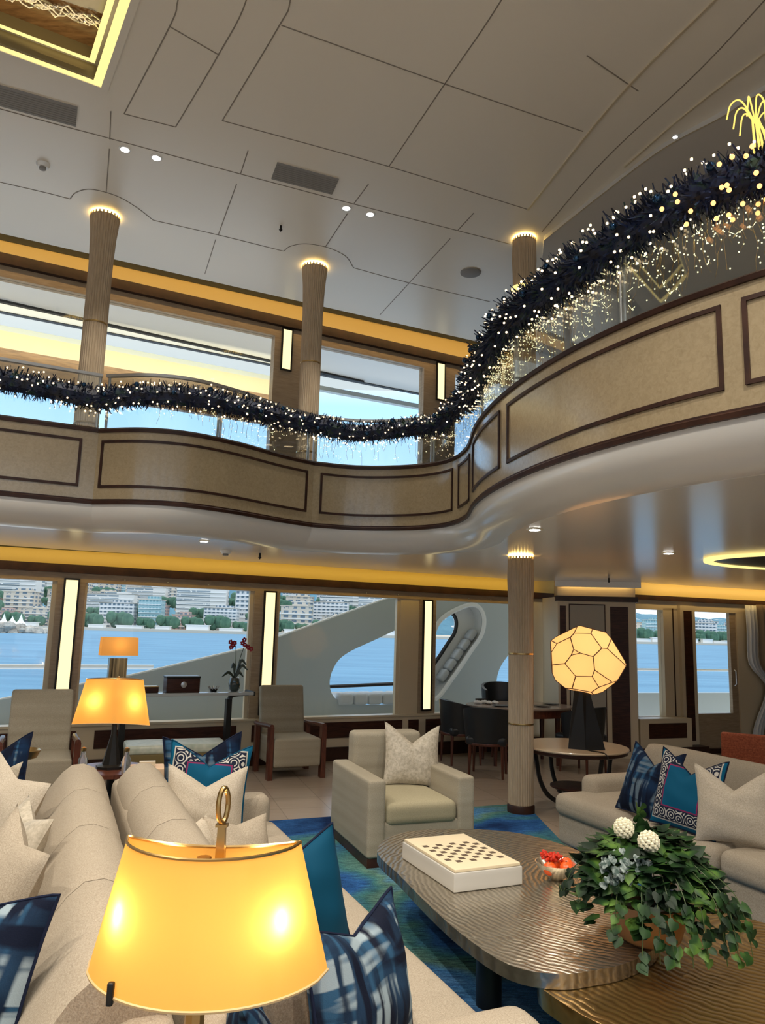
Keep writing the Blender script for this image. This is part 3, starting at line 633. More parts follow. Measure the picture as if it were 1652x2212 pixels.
MB().prism([(-3.3, 4.45), (-2.12, 4.96), (-1.95, 4.60), (-3.1, 4.0)], ZC+.262, ZC+.268).build('mirror_panel', mat('misty_mirror', (.30, .30, .32), .25, .7), skt, smooth=False)
# ceiling fittings
def vent(P, z, lab):
    t = thing('ceiling_vent', lab, 'vent'); MB().prism(P, z-.012, z).build('grille', m_vent, t, smooth=False)
    a, b, c, d = [Vector(p) for p in P]; w = MB()
    for i in range(1, 9): k = i/9; p, q = a.lerp(b, k), d.lerp(c, k); w.tube([(p.x, p.y, z-.013), (q.x, q.y, z-.013)], .003, 4)
    w.build('slat', m_vent, t)
vent([(-4.3, 4.86), (-4.42, 5.10), (-2.72, 5.85), (-2.61, 5.61)], ZC, 'long grey ceiling vent left of the pair of downlights under the skylight')
vent([(-1.14, 6.53), (-1.05, 6.28), (-.50, 6.51), (-.58, 6.76)], ZC, 'short grey rectangular vent in the middle of the high ceiling')
DL = ['left bright downlight of the pair below the skylight', 'right bright downlight of the pair below the skylight', 'left bright downlight of the pair right of the short grey vent', 'right bright downlight of the pair right of the short grey vent']
def downlight(x, y, z, lab, r=.035, sq=False):
    t = thing('downlight', lab, 'ceiling light', (x, y, z))
    if sq:
        MB().box((0, 0, -.004), (.09, .09, .008), .4).build('trim_ring', m_trimpale, t, smooth=False); MB().box((0, 0, -.010), (.06, .06, .006), .4).build('lens', m_disc, t, smooth=False)
    else:
        MB().lathe([(r*1.5, 0), (r*1.5, -.006), (r*1.1, -.01), (r*1.05, -.002)], 20).build('trim_ring', m_white, t); MB().lathe([(r, -.004), (r, -.012), (0, -.014)], 20).build('lens', m_disc, t)
for (x, y), l in zip(DOWN, DL): downlight(x, y, ZC, l)
downlight(2.36, 5.70, ZC-.05, 'tiny downlight in the grey dropped ceiling near the wire light figure', .018)
LL_ = ['tiny square downlight in the low ceiling above the far console', 'tiny square downlight beside the curved white underside left of the lower column top', 'tiny square downlight between the lower column and the oval ceiling ring']
for (x, y), l in zip(LOWD[:3], LL_): downlight(x, y, 2.485, l, sq=True)
def detector(x, y, z, lab):
    t = thing('smoke_detector', lab, 'smoke detector', (x, y, z)); MB().lathe([(.06, 0), (.06, -.012), (.045, -.03), (.045, -.034)], 20).build('housing', m_white, t); MB().lathe([(.03, -.03), (.03, -.055), (0, -.06)], 12).build('sensor', m_vent, t)
detector(-3.25, 6.41, ZC, 'round smoke detector on the high ceiling at the far left')
detector(-1.64, 7.88, 2.485, 'round smoke detector on the low ceiling above the window cove')
t = tag(MB().lathe([(.12, 0), (.12, -.012), (.11, -.016), (0, -.018)], 28, (.96, 8.30, ZC)).build('ceiling_speaker', m_vent), 'round grey ceiling speaker left of the right upper column', 'speaker')
tag(MB().lathe([(.012, 0), (.012, -.04), (.02, -.045), (0, -.07)], 8, (-1.16, 7.38, ZC)).build('sprinkler_head', m_black), 'small dark sprinkler hanging from the high ceiling', 'sprinkler')
tag(MB().lathe([(.012, 0), (.012, -.04), (.02, -.045), (0, -.07)], 8, (-1.31, 8.08, 2.485)).build('sprinkler_head', m_black), 'small dark sprinkler hanging from the low ceiling over the far windows', 'sprinkler')
tag(MB().lathe([(.012, 0), (.012, -.04), (.02, -.045), (0, -.07)], 8, (3.1, 10.2, 2.485)).build('sprinkler_head', m_black), 'small dark sprinkler in front of the panelled pier', 'sprinkler')
# oval ceiling ring
ov = thing('oval_ceiling_recess', 'dark oval recess with glowing rim in the low ceiling at the right edge', 'ceiling light', (4.9, 7.2, 2.485))
MB().lathe([(1.75, -.005), (1.75, -.03), (1.66, -.03), (1.66, -.005)], 64, sy=.55).build('rim', m_led, ov)
MB().lathe([(1.66, -.004), (1.66, -.012), (0, -.014)], 64, sy=.55).build('recess_panel', m_black, ov)
# ------------------------------------------------------------------ columns
def column(x, y, z0, z1, lab, joints, base=False, flare=True, r=.118, litz=None):
    t = thing('column', lab, 'column', (x, y, z0)); h = z1-z0
    pf = [(r, 0), (r, h*.5), (r, h-.62), (r*1.03, h-.45), (r*1.1, h-.25), (r*1.27 if flare else r*1.05, h-.035)]
    MB().lathe(pf, 192, flute=.055, nf=32).build('fluted_shaft', m_col, t)
    w = MB()
    for k in range(24): a = 2*pi*k/24; R = pf[-1][0]; w.box((R*cos(a)*.97, R*sin(a)*.97, h-.03), (.012, .016, .03), a)
    w.build('capital_beads', m_col, t, smooth=False)
    MB().lathe([(pf[-1][0]*.9, h-.03), (pf[-1][0]*1.0, h-.006)], 32).build('led_ring', m_ledcol, t)
    for j in joints: MB().lathe([(r*1.012, j), (r*1.02, j+.008), (r*1.012, j+.016)], 48).build('joint_ring', m_bronze, t)
    if base: MB().lathe([(r*1.08, 0), (r*1.08, .075), (r*1.02, .09)], 48).build('plinth', m_darktrim, t)
    return t
column(-2.98, 7.27, 2.74, ZC, 'fluted upper column nearest the skylight, leftmost of the three upper columns', [1.95, .9])
column(-.875, 8.26, 2.74, ZC, 'fluted upper column in the middle, between two small lit wall strips', [1.95, .9])
column(1.44, 7.50, 2.74, ZC, 'fluted upper column at the right rising behind the garland', [1.9, .9], flare=False)
column(1.409, 7.556, 0, 2.485, 'full-height fluted column on the lower floor beside the round side table', [.83, 1.50], True, False, .122)
t = tag(MB().lathe([(.124, 5.27), (.14, 5.275), (.14, 5.325), (.124, 5.33)], 48, (1.44, 7.50, 0)).build("light_band", m_led), "glowing band around the right upper column", "lamp")
# ------------------------------------------------------------------ vertical light strips
def strip(P, u0, u1, z0, z1, lab, grp=None):
    t = thing('wall_light', lab, 'wall light', P((u0+u1)/2, 0, z0), 0)
    loc = Vector(t.location); f = MB()
    def Q(u, o, z=0): return P(u, o, z)-Vector((loc.x, loc.y, 0))
    for a, b, c, d in ((u0-.02, u0, z0-.02, z1+.02), (u1, u1+.02, z0-.02, z1+.02), (u0, u1, z0-.02, z0), (u0, u1, z1, z1+.02)): wbox(f, Q, a, b, -.03, 0, c-z0, d-z0)
    f.build('frame', m_black, t, smooth=False)
    w = MB(); wbox(w, Q, u0, u1, -.02, 0, 0, z1-z0); w.build('diffuser', m_lightstrip, t, smooth=False)
strip(WP, -3.645, -3.515, .62, 2.17, 'tall glowing wall strip behind the left lounge chair')
strip(WP, -1.25, -1.12, .62, 2.14, 'tall glowing wall strip between the orchid and the middle lounge chair')
strip(WP, 1.135, 1.255, .62, 2.13, 'tall glowing wall strip right of the middle lower window, fully visible to its foot')
strip(WP, -1.19, -1.07, 5.17, 5.73, 'short glowing strip on the upper wall left of the middle upper column')
strip(WP, 1.29, 1.41, 5.17, 5.73, 'short glowing strip on the upper wall just left of the garland rise')
w = MB()
for u in (-5.2, -4.5, -3.0, -2.5, -2.0, .2, .7, 1.9, 2.3):
    p = WP(u, -.01, 2.2); w.ball(p, .010, 4)
w.build('curtain_stud', m_steel, wl)
# ------------------------------------------------------------------ exterior: yacht parts, sea, town
def curveplate(name, outer, holes, P, off, th, mt, label, cat):
    cu_ = poly_with_hole(name, outer, holes, -th/2, th/2, mt)   # local x=u, y=z
    m = Matrix(((WX, 0, -WY, 0), (WY, 0, WX, 0), (0, 1, 0, 0), (0, 0, 0, 1)))
    p = WP(0, off, 0); m[0][3], m[1][3] = p.x, p.y
    cu_.data.transform(m); return tag(cu_, label, cat)
h1 = closed([(1.75, 1.80), (1.15, 1.56), (.60, 1.31), (.40, 1.08), (.36, .82), (.50, .62), (.9, .54), (1.6, .54), (1.95, .60), (2.0, 1.0), (1.95, 1.7)], 6)
h2 = closed([(2.25, .60), (2.6, .95), (2.95, 1.38), (3.18, 1.68), (3.22, 1.98), (3.05, 2.17), (2.70, 2.10), (2.30, 1.85), (2.15, 1.4), (2.12, .9)], 6)
h3 = closed([(4.1, 1.65), (3.75, 1.33), (3.56, 1.09), (3.50, .85), (3.58, .62), (3.9, .5), (4.6, .5), (4.6, 1.6)], 6)
wing = curveplate('side_bulwark', [(-9, -.1), (-4.15, .70), (-3.19, .885), (-2.6, .99), (-.82, 1.42), (-.51, 1.55), (1.33, 2.21), (2.3, 2.6), (5.2, 2.9), (5.2, -1), (-9, -1)], [h1, h2, h3], WP, 1.5, .08, m_greyhull, 'grey sloping side bulwark with rounded openings outside the lower windows', 'bulwark')
w = MB(); w.tube([WP(u, 1.5, z) for u, z in ((-9, -.1), (-4.15, .70), (-3.19, .885), (-2.6, .99), (-.82, 1.42), (-.51, 1.55), (1.33, 2.21), (2.3, 2.6))], .022, 8); w.build('cap_rail', m_white, wing)
def rimof(h, r, mt, nm, off=1.5, par=None):
    w = MB(); pts = [WP(p[0], off, p[1]) for p in h]; w.tube(pts+[pts[0]], r, 6); return w.build(nm, mt, par)
rimof([Vector((p.x, max(p.y, .80+.03*p.x))) for p in h1], .028, m_rubber, 'rubber_rim', 1.58, wing); rimof(h2, .04, m_white, 'white_rim', 1.46, wing); rimof(h3, .02, m_rubber, 'rubber_rim', 1.5, wing)
h2b = [Vector((2.45+(p[0]-2.6)*.62, 1.55+(p[1]-1.45)*.66)) for p in h2]
in2 = curveplate('oval_window_surround', [tuple(p) for p in [Vector((2.6+(q[0]-2.6)*1.05, 1.42+(q[1]-1.42)*1.05)) for q in h2]], [[tuple(p) for p in h2b]], WP, 1.78, .06, m_white, 'white moulded surround inside the tall slanted opening', 'window surround')
rimof(h2b, .035, m_rubber, 'rubber_rim', 1.74, in2)
w = MB(); pts = [WP(p[0], 1.5, p[1]) for p in h2]+[WP(h2[0][0], 1.5, h2[0][1])]; q = [WP(p[0], 1.75, p[1]) for p in h2]+[WP(h2[0][0], 1.75, h2[0][1])]; w.strip(pts, q); w.build('reveal', m_white, in2)
m_cush = mat('pale_grey_cushion', (.50, .53, .55), .8)
cs = MB()
for k in range(6): cs.rbox(tuple(WP(.62+.25*k, 1.62, .63)), (.25, .5, .17), .05, rz=A0)
tag(cs.build('outdoor_seat_cushion', m_cush), 'pale tufted outdoor seat cushion along the foot of the wide rounded opening', 'cushion')
cs = MB()
for k in range(5):
    p = WP(2.50+.14*k, 1.62, .98+.17*k); mm = Matrix.Translation(p) @ Matrix.Rotation(A0, 4, 'Z') @ Matrix.Rotation(-radians(51), 4, 'Y'); cs.rbox((0, 0, 0), (.22, .2, .12), .05, m=mm)
tag(cs.build('outdoor_back_cushion', m_cush), 'pale outdoor cushion slanting up inside the tall opening', 'cushion')
w = MB(); w.tube([WP(-9, 2.5, 1.055), WP(-2.1, 2.5, 1.055)], .035, 8); rl = tag(w.build('outdoor_handrail', m_white), 'white horizontal outdoor handrail in front of the sea', 'handrail')
struct('floor', MB().prism([tuple(WP(-9, .14)[:2]), tuple(WP(5, .14)[:2]), tuple(WP(5, 1.5)[:2]), tuple(WP(-9, 1.5)[:2])], .30, .36), m_white, smooth=False)
tag(MB().tube([RP(-.35, 1.2, 1.17), RP(4, 1.2, 1.17)], .02, 8).build('outdoor_handrail', m_white), 'thin white outdoor handrail seen through the side window and door', 'handrail')
w = MB(); wbox(w, RP, -.35, 4, 1.15, 1.25, -.2, .79); tag(w.build('outdoor_bulwark', m_greyhull, smooth=False), 'low grey outdoor bulwark seen at the foot of the door window', 'bulwark')
# upper side deck
w = MB(); wbox(w, WP, -9, 5.5, .14, 1.2, 5.65, 5.75); o = tag(w.build('deck_overhang', m_white, smooth=False), 'grey-white deck overhang outside the upper windows', 'overhang')
w = MB(); wbox(w, WP, -9, 5.5, 1.17, 1.25, 5.64, 5.66); w.build('edge_strip', m_rubber, o, smooth=False)
w = MB(); w.prism([tuple(WP(-9, .5)[:2]), tuple(WP(.6, 1.1)[:2]), tuple(WP(.6, 1.14)[:2]), tuple(WP(-9, .58)[:2])], 5.62, 5.65); w.build('drip_rail', m_rubber, o, smooth=False)
lv = thing('upper_deck_screen', 'grey, cream and teak banded screen outside the upper windows', 'deck screen', WP(0, 1.2, 0))
def screen(nm, u0, u1, z0, z1, mt):
    w = MB(); l = Vector((lv.location.x, lv.location.y, 0)); wbox(w, lambda u, o, z=0: WP(u, o, z)-l, u0, u1, 1.2, 1.3, z0, z1); w.build(nm, mt, lv, smooth=False)
screen('grey_beam', -9, 2.6, 5.40, 5.47, m_greyhull); screen('cream_band', -9, -.44, 5.17, 5.40, m_cream); screen('teak_band', -9, -.60, 4.72, 5.17, mat('teak_rail', (.25, .13, .05), .4, build=wood((.12, .06, .025), (.32, .18, .08), (1, 1, 14), 4)))
# sea, beach, hills
struct('sea', MB().add([(-6000, 30, -4.3), (6000, 30, -4.3), (6000, 9000, -4.3), (-6000, 9000, -4.3)], [(0, 1, 2, 3)]), m_sea, smooth=False)
sh = [(-900, 470), (-420, 505), (-300, 540), (-200, 560), (-100, 575), (0, 600), (120, 640), (240, 700), (340, 780), (460, 900), (900, 1300)]
struct('beach', MB().prism([tuple(p) for p in sh]+[(2400, 2600), (-3000, 2600)], -5, -2.2), m_beach, smooth=False)
def hill(pts, y0, dy, col, nm):
    rnd = random.Random(len(pts)); P = crom([Vector((x, h)) for x, h in pts], 8); A = []; B = []; C = []
    for p in P:
        h = p.y+rnd.uniform(-4, 4); A.append((p.x, y0+p.x*.25, -3)); B.append((p.x, y0+dy*.5+p.x*.25, h*.6)); C.append((p.x, y0+dy+p.x*.25, h))
    w = MB(); w.strip(A, B); w.strip(B, C); struct(nm, w, col, smooth=True)
hill([(-1500, 190), (-900, 170), (-600, 150), (-350, 135), (-200, 128), (0, 118), (150, 100), (350, 62), (500, 48), (700, 42), (1000, 40), (1500, 60)], 900, 420, m_hill, 'hill')
# town blocks
rnd = random.Random(3)
BLD = ['pale apartment block on the far seafront', 'cream apartment block on the far seafront', 'white balconied hotel on the far seafront', 'teal glass building on the far seafront', 'rose coloured house on the far seafront']
protos = []
for k, (wd, dp_, ht) in enumerate(((34, 14, 24), (24, 14, 19), (46, 16, 30), (20, 14, 24), (16, 12, 14))):
    t = thing('seafront_building', BLD[k], 'building', (0, 0, -3), 0, 'far seafront ' + ['pale blocks', 'cream blocks', 'hotels', 'glass buildings', 'rose houses'][k])
    w = MB(); w.box((0, 0, ht/2), (wd, dp_, ht)); w.box((wd*.1, 0, ht+1.5), (wd*.5, dp_*.6, 3)); w.build('walls', FAC[k], t, smooth=False)
    w = MB()
    for f in range(1, int(ht/3.4)): w.box((0, -dp_/2-.6, f*3.4), (wd*.96, 1.4, .5))
    w.build('balcony_slabs', m_white, t, smooth=False)
    w = MB(); w.box((0, 0, ht+.3), (wd+1, dp_+1, .6)); w.build('roof', m_beach if k % 2 else m_rock, t, smooth=False)
    protos.append(t)
def yshore(x):
    for (a, b), (c, d) in zip(sh, sh[1:]):
        if a <= x <= c: return b+(d-b)*(x-a)/(c-a)
    return 600
NAMED = []
def named(o, kind_, px, row):
    win = 'first window' if px < 140 else 'second window' if px < 575 else 'third window' if px < 1000 else 'side window' if px < 1460 else 'door window'
    lo, hi = (-40, 112) if px < 140 else (172, 545) if px < 575 else (598, 865) if px < 1000 else (1385, 1440) if px < 1460 else (1505, 1595)
    f = (px-lo)/(hi-lo); part_ = 'left edge' if f < .2 else 'left half' if f < .45 else 'middle' if f < .6 else 'right half' if f < .85 else 'right edge'
    rw = ('on far waterfront', 'behind far waterfront', 'midway up far town', 'high in far town', 'topmost in far town')[row]
    o['label'] = '%s %s, %s of the %s' % (kind_, rw, part_, win); o['group'] = '%ss of the far shore' % kind_; NAMED.append((o, px))
KN = ['pale apartment block', 'cream apartment block', 'white balconied hotel', 'teal glass building', 'rose coloured house']
WID = (34, 24, 46, 20, 16); first = [True]*5
for row, dy in enumerate((50, 95, 140, 195, 260)):
    x = -330-row*30; xe = 480+row*60
    while x < xe:
        k = rnd.choice([0, 0, 1, 2, 2, 3, 4, 1]) if row else rnd.choice([0, 1, 3, 4, 1])
        s_ = rnd.uniform(.75, 1.1); wd_ = WID[k]*s_; cx = x+wd_/2+1; y = yshore(cx)+dy+rnd.uniform(-4, 4); px = 826+1620*cx/y; x += wd_+rnd.uniform(3, 9)
        if not (-50 < px < 885 or 1370 < px < 1600): continue
        if (px > 1300 and row > 1) or (px > 380 and row > 3) or (480 < px < 575 and row > 2): continue
        o = protos[k] if first[k] else copytree(protos[k]); first[k] = False
        o.location = (cx, y, -3+row*(8.5 if px < 900 else 3)); o.rotation_euler = (0, 0, rnd.uniform(-.05, .05)); o.scale = (s_, s_*.9, s_*rnd.uniform(.75, 1.1)); named(o, KN[k], px, row)
def blob(r, seed, n=7):
    q = MB(); rr = random.Random(seed)
    for k in range(n): q.ball((rr.uniform(-r, r), rr.uniform(-r*.4, r*.4), rr.uniform(.5, 1)*r*.9), r*rr.uniform(.35, .6), 5)
    return q
tp = tag(blob(7, 1).build('seafront_tree', m_tree), 'dark green tree', 'tree', 'seafront trees'); ft = True
x = -320
while x < 460:
    s_ = rnd.uniform(.8, 1.5); x += 16*s_; cx = x-8*s_; y = yshore(cx)+29; px = 826+1620*cx/y
    if not (-50 < px < 885 or 1370 < px < 1600): continue
    o = tp if ft else tp.copy()
    if not ft: COL.objects.link(o)
    ft = False; o.location = (cx, y, -3); o.scale = (s_, s_*.8, s_*1.1); named(o, 'dark green tree', px, 0)
for row, dy in ((1, 72), (2, 118), (3, 168)):
    x = -340-row*20
    while x < 460:
        s_ = rnd.uniform(.9, 1.7); x += 22*s_+rnd.uniform(0, 26); cx = x-8*s_; y = yshore(cx)+dy; px = 826+1620*cx/y
        if not (-50 < px < 885 or 1370 < px < 1600): continue
        o = tp.copy(); COL.objects.link(o); o.location = (cx, y, -3+row*(8.5 if px < 900 else 3)); o.scale = (s_, s_*.7, s_*.9); named(o, 'dark green tree', px, row)
# low beach pavilions and marquee
ft = True
for i in range(34):
    x = -330+i*24+rnd.uniform(-2, 2); px = 826+1620*x/(yshore(x)+8)
    if not (-50 < px < 885 or 1370 < px < 1600): continue
    if ft: ft = False; bp = tag(MB().box((0, 0, 1.7), (16, 6, 3.4)).box((0, 0, 3.6), (17.5, 7.5, .5)).build('beach_pavilion', m_white, smooth=False), 'low white beach pavilion at the far waterline', 'pavilion', 'beach pavilions'); o = bp
    else: o = bp.copy(); COL.objects.link(o)
    o.location = (x, yshore(x)+9, -2.4); o.scale = (rnd.uniform(.5, 1.2), 1, rnd.uniform(.6, 1.2)); named(o, 'low white beach pavilion', px, 0)
by = {}
for o, px in NAMED: by.setdefault(o['label'], []).append((px, o.location.y, o))
ORD = {2: ('left of two', 'right of two'), 3: ('left of three', 'middle of three', 'right of three'), 4: ('first of four', 'second of four', 'third of four', 'last of four')}
for lb, L_ in by.items():
    if len(L_) in ORD:
        for (px, yy, o), w_ in zip(sorted(L_, key=lambda q: q[0]), ORD[len(L_)]): o['label'] = lb+', '+w_
w = MB()
for k in range(4):
    x = -6*1.5+6*k; w.lathe([(4.6, 0), (3.6, 1.2), (1.6, 3.2), (.35, 5.4+k % 2*1.5), (0, 6.4+k % 2*1.5)], 8, (x, 0, 0))
tag(w.build('marquee_tent', m_white), 'white peaked marquee tent on the far shore left of the first wall strip', 'tent').location = (-262, 536, -1.8)
w = MB(); rr = random.Random(5)
for k in range(170):
    x = rr.uniform(-60, 0); r_ = rr.uniform(1.5, 3.4); w.ball((x, rr.uniform(-6, 6), rr.uniform(-.5, 3.2)*(1 if x < -4 else .4)), r_, 4, .8)
tag(w.build('breakwater', m_rock), 'rocky breakwater jutting into the sea at the far left', 'breakwater').location = (-158, 355, -4.3)
# ------------------------------------------------------------------ soft furniture helpers
def pillow_mb(w, h, t, chop=.16, N=26):
    q = MB(); vs = []; fs = []
    for side in (1, -1):
        for i in range(N+1):
            for j in range(N+1):
                u = -1+2*i/N; v = -1+2*j/N
                x = w/2*u*(1-.07*(1-v*v)); z = h/2*v*(1-.06*(1-u*u))
                th = ((1-abs(u)**2.4)*(1-abs(v)**2.4))**.62
                tv = ((v+1)/2); c = (1-abs(u))**1.25; z -= 1.25*chop*h*c*tv**2.4; th *= 1-.35*math.exp(-(u/.3)**2)*tv**2
                wr = .035*sin(u*5+v*3)*cos(v*6-u*2)*th
                vs.append((x, side*(t/2*th)+t*wr, z+h/2))
    M_ = (N+1)**2; g = lambda s, i, j: (0 if s == 1 else M_)+i*(N+1)+j
    for i in range(N):
        for j in range(N):
            fs.append((g(1, i, j), g(1, i, j+1), g(1, i+1, j+1), g(1, i+1, j))); fs.append((g(-1, i, j), g(-1, i+1, j), g(-1, i+1, j+1), g(-1, i, j+1)))
    q.add(vs, fs); return q
def pillow(x, y, z, rz, tilt, roll, w, h, t, mt, label, chop=.16, piping=None, grp=None):
    o = pillow_mb(w, h, t, chop).build('throw_pillow', mt); tag(o, label, 'pillow', grp)
    o.matrix_world = Matrix.Translation((x, y, z)) @ Matrix.Rotation(radians(rz), 4, 'Z') @ Matrix.Rotation(-radians(tilt), 4, 'X') @ Matrix.Rotation(radians(roll), 4, 'Y')
    if piping:
        N = 26; P = []
        for k in range(4*N):
            s_, i = divmod(k, N); f = -1+2*i/N
            u, v = ((f, -1), (1, f), (-f, 1), (-1, -f))[s_]
            xx = w/2*u*(1-.07*(1-v*v)); zz = h/2*v*(1-.06*(1-u*u)); tv = (v+1)/2; c = (1-abs(u))**1.25; zz -= 1.25*chop*h*c*tv**2.4; P.append((xx, 0, zz+h/2))
        MB().tube(P+[P[0]], .005, 6).build('piping', piping, o)
    return o
def prof_extrude(prof, x0, x1, pinch=.03, n=8):
    vs = []; fs = []; k = len(prof); cy = sum(p[0] for p in prof)/k; cz = sum(p[1] for p in prof)/k; w = MB()
    for i in range(n+1):
        u = -1+2*i/n; s_ = 1-pinch*abs(u)**9; x = x0+(x1-x0)*i/n
        for p in prof: vs.append((x, cy+(p[0]-cy)*s_, cz+(p[1]-cz)*s_))
    for i in range(n):
        for j in range(k): j2 = (j+1) % k; fs.append((i*k+j, i*k+j2, (i+1)*k+j2, (i+1)*k+j))
    fs.append(tuple(range(k))[::-1]); fs.append(tuple(range(n*k, (n+1)*k))); return w.add(vs, fs)
def sofa(name, label, loc, rz, L, D, nseat, nback, armh=.60, arms=(1, 1), backh=.84, ridge=True, mt=None, armin=0.0, seath=.45):
    t = thing(name, label, 'sofa', loc, radians(rz)); mt = mt or m_ivory; aw = .19
    MB().rbox((L/2, -D/2, .19), (L-.02, D-.04, .26), .04).build('base', mt, t)
    MB().box((L/2, -D/2, .045), (L-.2, D-.2, .056)).build('plinth', m_dark, t, smooth=False)
    xa = aw if arms[0] and not armin else 0; xb = L-(aw if arms[1] and not armin else 0); sl = (xb-xa)/nseat
    for i in range(nseat): MB().rbox((xa+sl*(i+.5), -D/2-.03+(-.02), seath-.085), (sl-.008, D-.06, .17), .065, 4, .02).build('seat_cushion', mt, t)
    MB().rbox((L/2, -.09, .42), (L-.04, .16, .62 if ridge else backh*1.35-.42), .05).build('back_frame', mt, t)
    if ridge: pf = [(-.02, .42), (-.012, .68), (-.035, .765), (-.085, .825), (-.15, .85), (-.215, .845), (-.27, .80), (-.36, .68), (-.43, .55), (-.47, .42)]
    else: pf = [(-.02, .42), (-.01, .70), (-.03, backh-.05), (-.08, backh), (-.16, backh), (-.22, backh-.06), (-.27, .60), (-.30, .42)]
    bl = (xb-xa)/nback
    for i in range(nback): prof_extrude(pf, xa+bl*i+.004, xa+bl*(i+1)-.004, .06, 20).build('back_cushion', mt, t, ang=75)
    for k, on in enumerate(arms):
        if on:
            x = aw/2 if k == 0 else L-aw/2; y0 = -D+armin
            MB().rbox((x, y0/2-.01, armh/2+.06), (aw, -y0-.02, armh-.12), .07, 4).build('arm', mt, t)
    return t
PV = Vector((.9205, .3907)); AV = Vector((.3907, -.9205))
SF = Vector((-1.72, 5.04))
SN = SF+AV*3.36
sofa('sofa', 'long ivory sofa facing the coffee table, back to back with its twin', (SN.x+.01*PV.x, SN.y+.01*PV.y, 0), 113, 3.3, 1.02, 3, 4)
q_ = SF-PV*.01; sofa('sofa', 'long ivory sofa facing left, back to back with its twin at the lower left', (q_.x, q_.y, 0), -67, 3.4, 1.02, 3, 4)
sofa('sofa', 'ivory sofa along the right edge with three pillows', (1.45+1.15*.9205, 6.34+1.15*.3907, 0), -67, 3.3, 1.15, 4, 2, .58, (1, 1), .80, False, None, .24, .45)
PI = dict()
pillow(1.86, 5.52, .46, -67, 22, 2, .50, .50, .17, m_plaidd, 'navy plaid pillow on the right sofa, nearest its far arm', .20, m_navy)
pillow(2.00, 5.14, .46, -58, 16, 3, .50, .50, .17, m_orn, 'teal pillow with an ivory scroll border on the right sofa', .20, m_navy)
pillow(2.22, 4.84, .46, -38, 14, -3, .48, .47, .18, m_ivory2, 'ribbed ivory pillow on the right sofa at the picture edge', .24)
# pillows at the far end of the centre sofa
pillow(-1.09, 5.02, .46, 8, 6, -4, .50, .54, .16, m_plaidd, 'dark navy plaid pillow at the far end of the centre sofa, hindmost', .18, m_navy)
pillow(-1.05, 4.80, .46, 14, 8, 5, .50, .52, .15, m_orn, 'teal pillow with scroll corner behind the tall ivory one on the centre sofa', .20, m_teal)
pillow(-.98, 4.50, .46, 10, 12, 2, .46, .44, .18, m_ivory2, 'tall ribbed ivory pillow with two peaks on the centre sofa', .20)
pillow(-.80, 3.72, .46, 60, 25, 0, .36, .34, .14, m_ivory2, 'small ivory pillow just above the big lamp shade, left of its finial', .10)
pillow(-.62, 3.86, .46, 40, 30, 5, .36, .34, .14, m_ivory, 'small ivory pillow just right of the lamp finial', .10)
pillow(-.40, 3.86, .45, 70, 78, 0, .30, .30, .06, mat('rust_fabric', (.32, .09, .03), .7), 'flat rust-coloured pillow on the centre sofa seat', .02)
pillow(-.20, 3.0, .46, 52, 12, -4, .42, .46, .15, m_teal, 'plain teal pillow right of the big lamp shade', .07, m_navy)
pillow(-.16, 2.66, .44, 90, 25, 0, .42, .42, .14, m_navy, 'dark navy pillow between the plain teal and the big plaid pillow', .14)
pillow(.02, 2.34, .45, 60, 14, 2, .50, .44, .18, m_plaid, 'large blue and white plaid pillow right below the big lamp shade', .12, m_navy)
pillow(-.22, 2.16, .44, 113, 24, 0, .44, .42, .14, m_plaidd, 'dark plaid pillow mostly hidden under the big lamp shade', .12)
# pillows on the left sofa
pillow(-2.42, 4.92, .46, -10, 12, -6, .50, .52, .16, m_plaidd, 'navy plaid pillow at the far end of the left sofa, behind the others', .20, m_navy)
pillow(-2.26, 4.45, .46, -30, 12, 4, .46, .48, .16, m_silk, 'ivory pillow with peaks in front of the far navy plaid pillow', .20)
pillow(-2.02, 4.02, .46, -35, 20, 10, .58, .52, .20, m_ivory2, 'large ivory pillow in the middle of the left sofa', .08)
pillow(-1.62, 3.28, .46, -55, 26, 0, .52, .50, .17, m_silk, 'folded ivory pillow at the left edge below the large one', .07)
pillow(-1.42, 2.80, .46, -50, 20, 8, .52, .54, .18, m_ivory, 'plain ivory pillow behind the near navy plaid pillow', .07)
pillow(-1.20, 2.22, .46, -18, 14, 4, .54, .52, .18, m_plaid3, 'navy and white plaid pillow in the lower left corner', .12, m_navy)
# ------------------------------------------------------------------ armchair with striped linen
ac = thing('armchair', 'square striped linen armchair with dark plinth beside the coffee table', 'armchair', (.20, 6.25, 0), radians(20))
MB().box((0, 0, .05), (.84, .90, .10)).build('plinth', m_darktrim, ac, smooth=False)
MB().rbox((0, .0, .20), (.84, .90, .24), .02).build('base', m_linen, ac)
for s_ in (-1, 1): MB().rbox((s_*.36, 0, .35), (.14, .93, .54), .025).build('arm', m_linen, ac)
MB().rbox((0, .37, .50), (.60, .19, .72), .04, puff=0).build('backrest', m_linen, ac)
MB().rbox((0, -.08, .37), (.575, .78, .16), .05, 4, .02).build('seat_cushion', mat('olive_linen', (.5, .44, .28), .85, build=weave((.40, .35, .22), (.55, .49, .33), 200, 9)), ac)
pillow(.30, 6.38, .455, 12, 18, 4, .48, .50, .16, m_silk, 'crinkled ivory pillow with two peaks in the linen armchair', .24)
# ------------------------------------------------------------------ rug
rg = closed([(-3.3, 5.9), (-.89, 7.15), (.4, 7.6), (1.50, 7.97), (1.56, 6.53), (2.4, 4.2), (2.8, 2.4), (1.4, .8), (-1.2, .4), (-3.2, 3.4)], 1)
tag(MB().prism([(-3.4, 5.95), (1.52, 7.93), (1.56, 6.45), (3.3, 2.2), (1.2, .4), (-1.6, .8)], .002, .016).build('rug', m_rug, smooth=False), 'large rug in sea blues and greens under the seating group', 'rug')
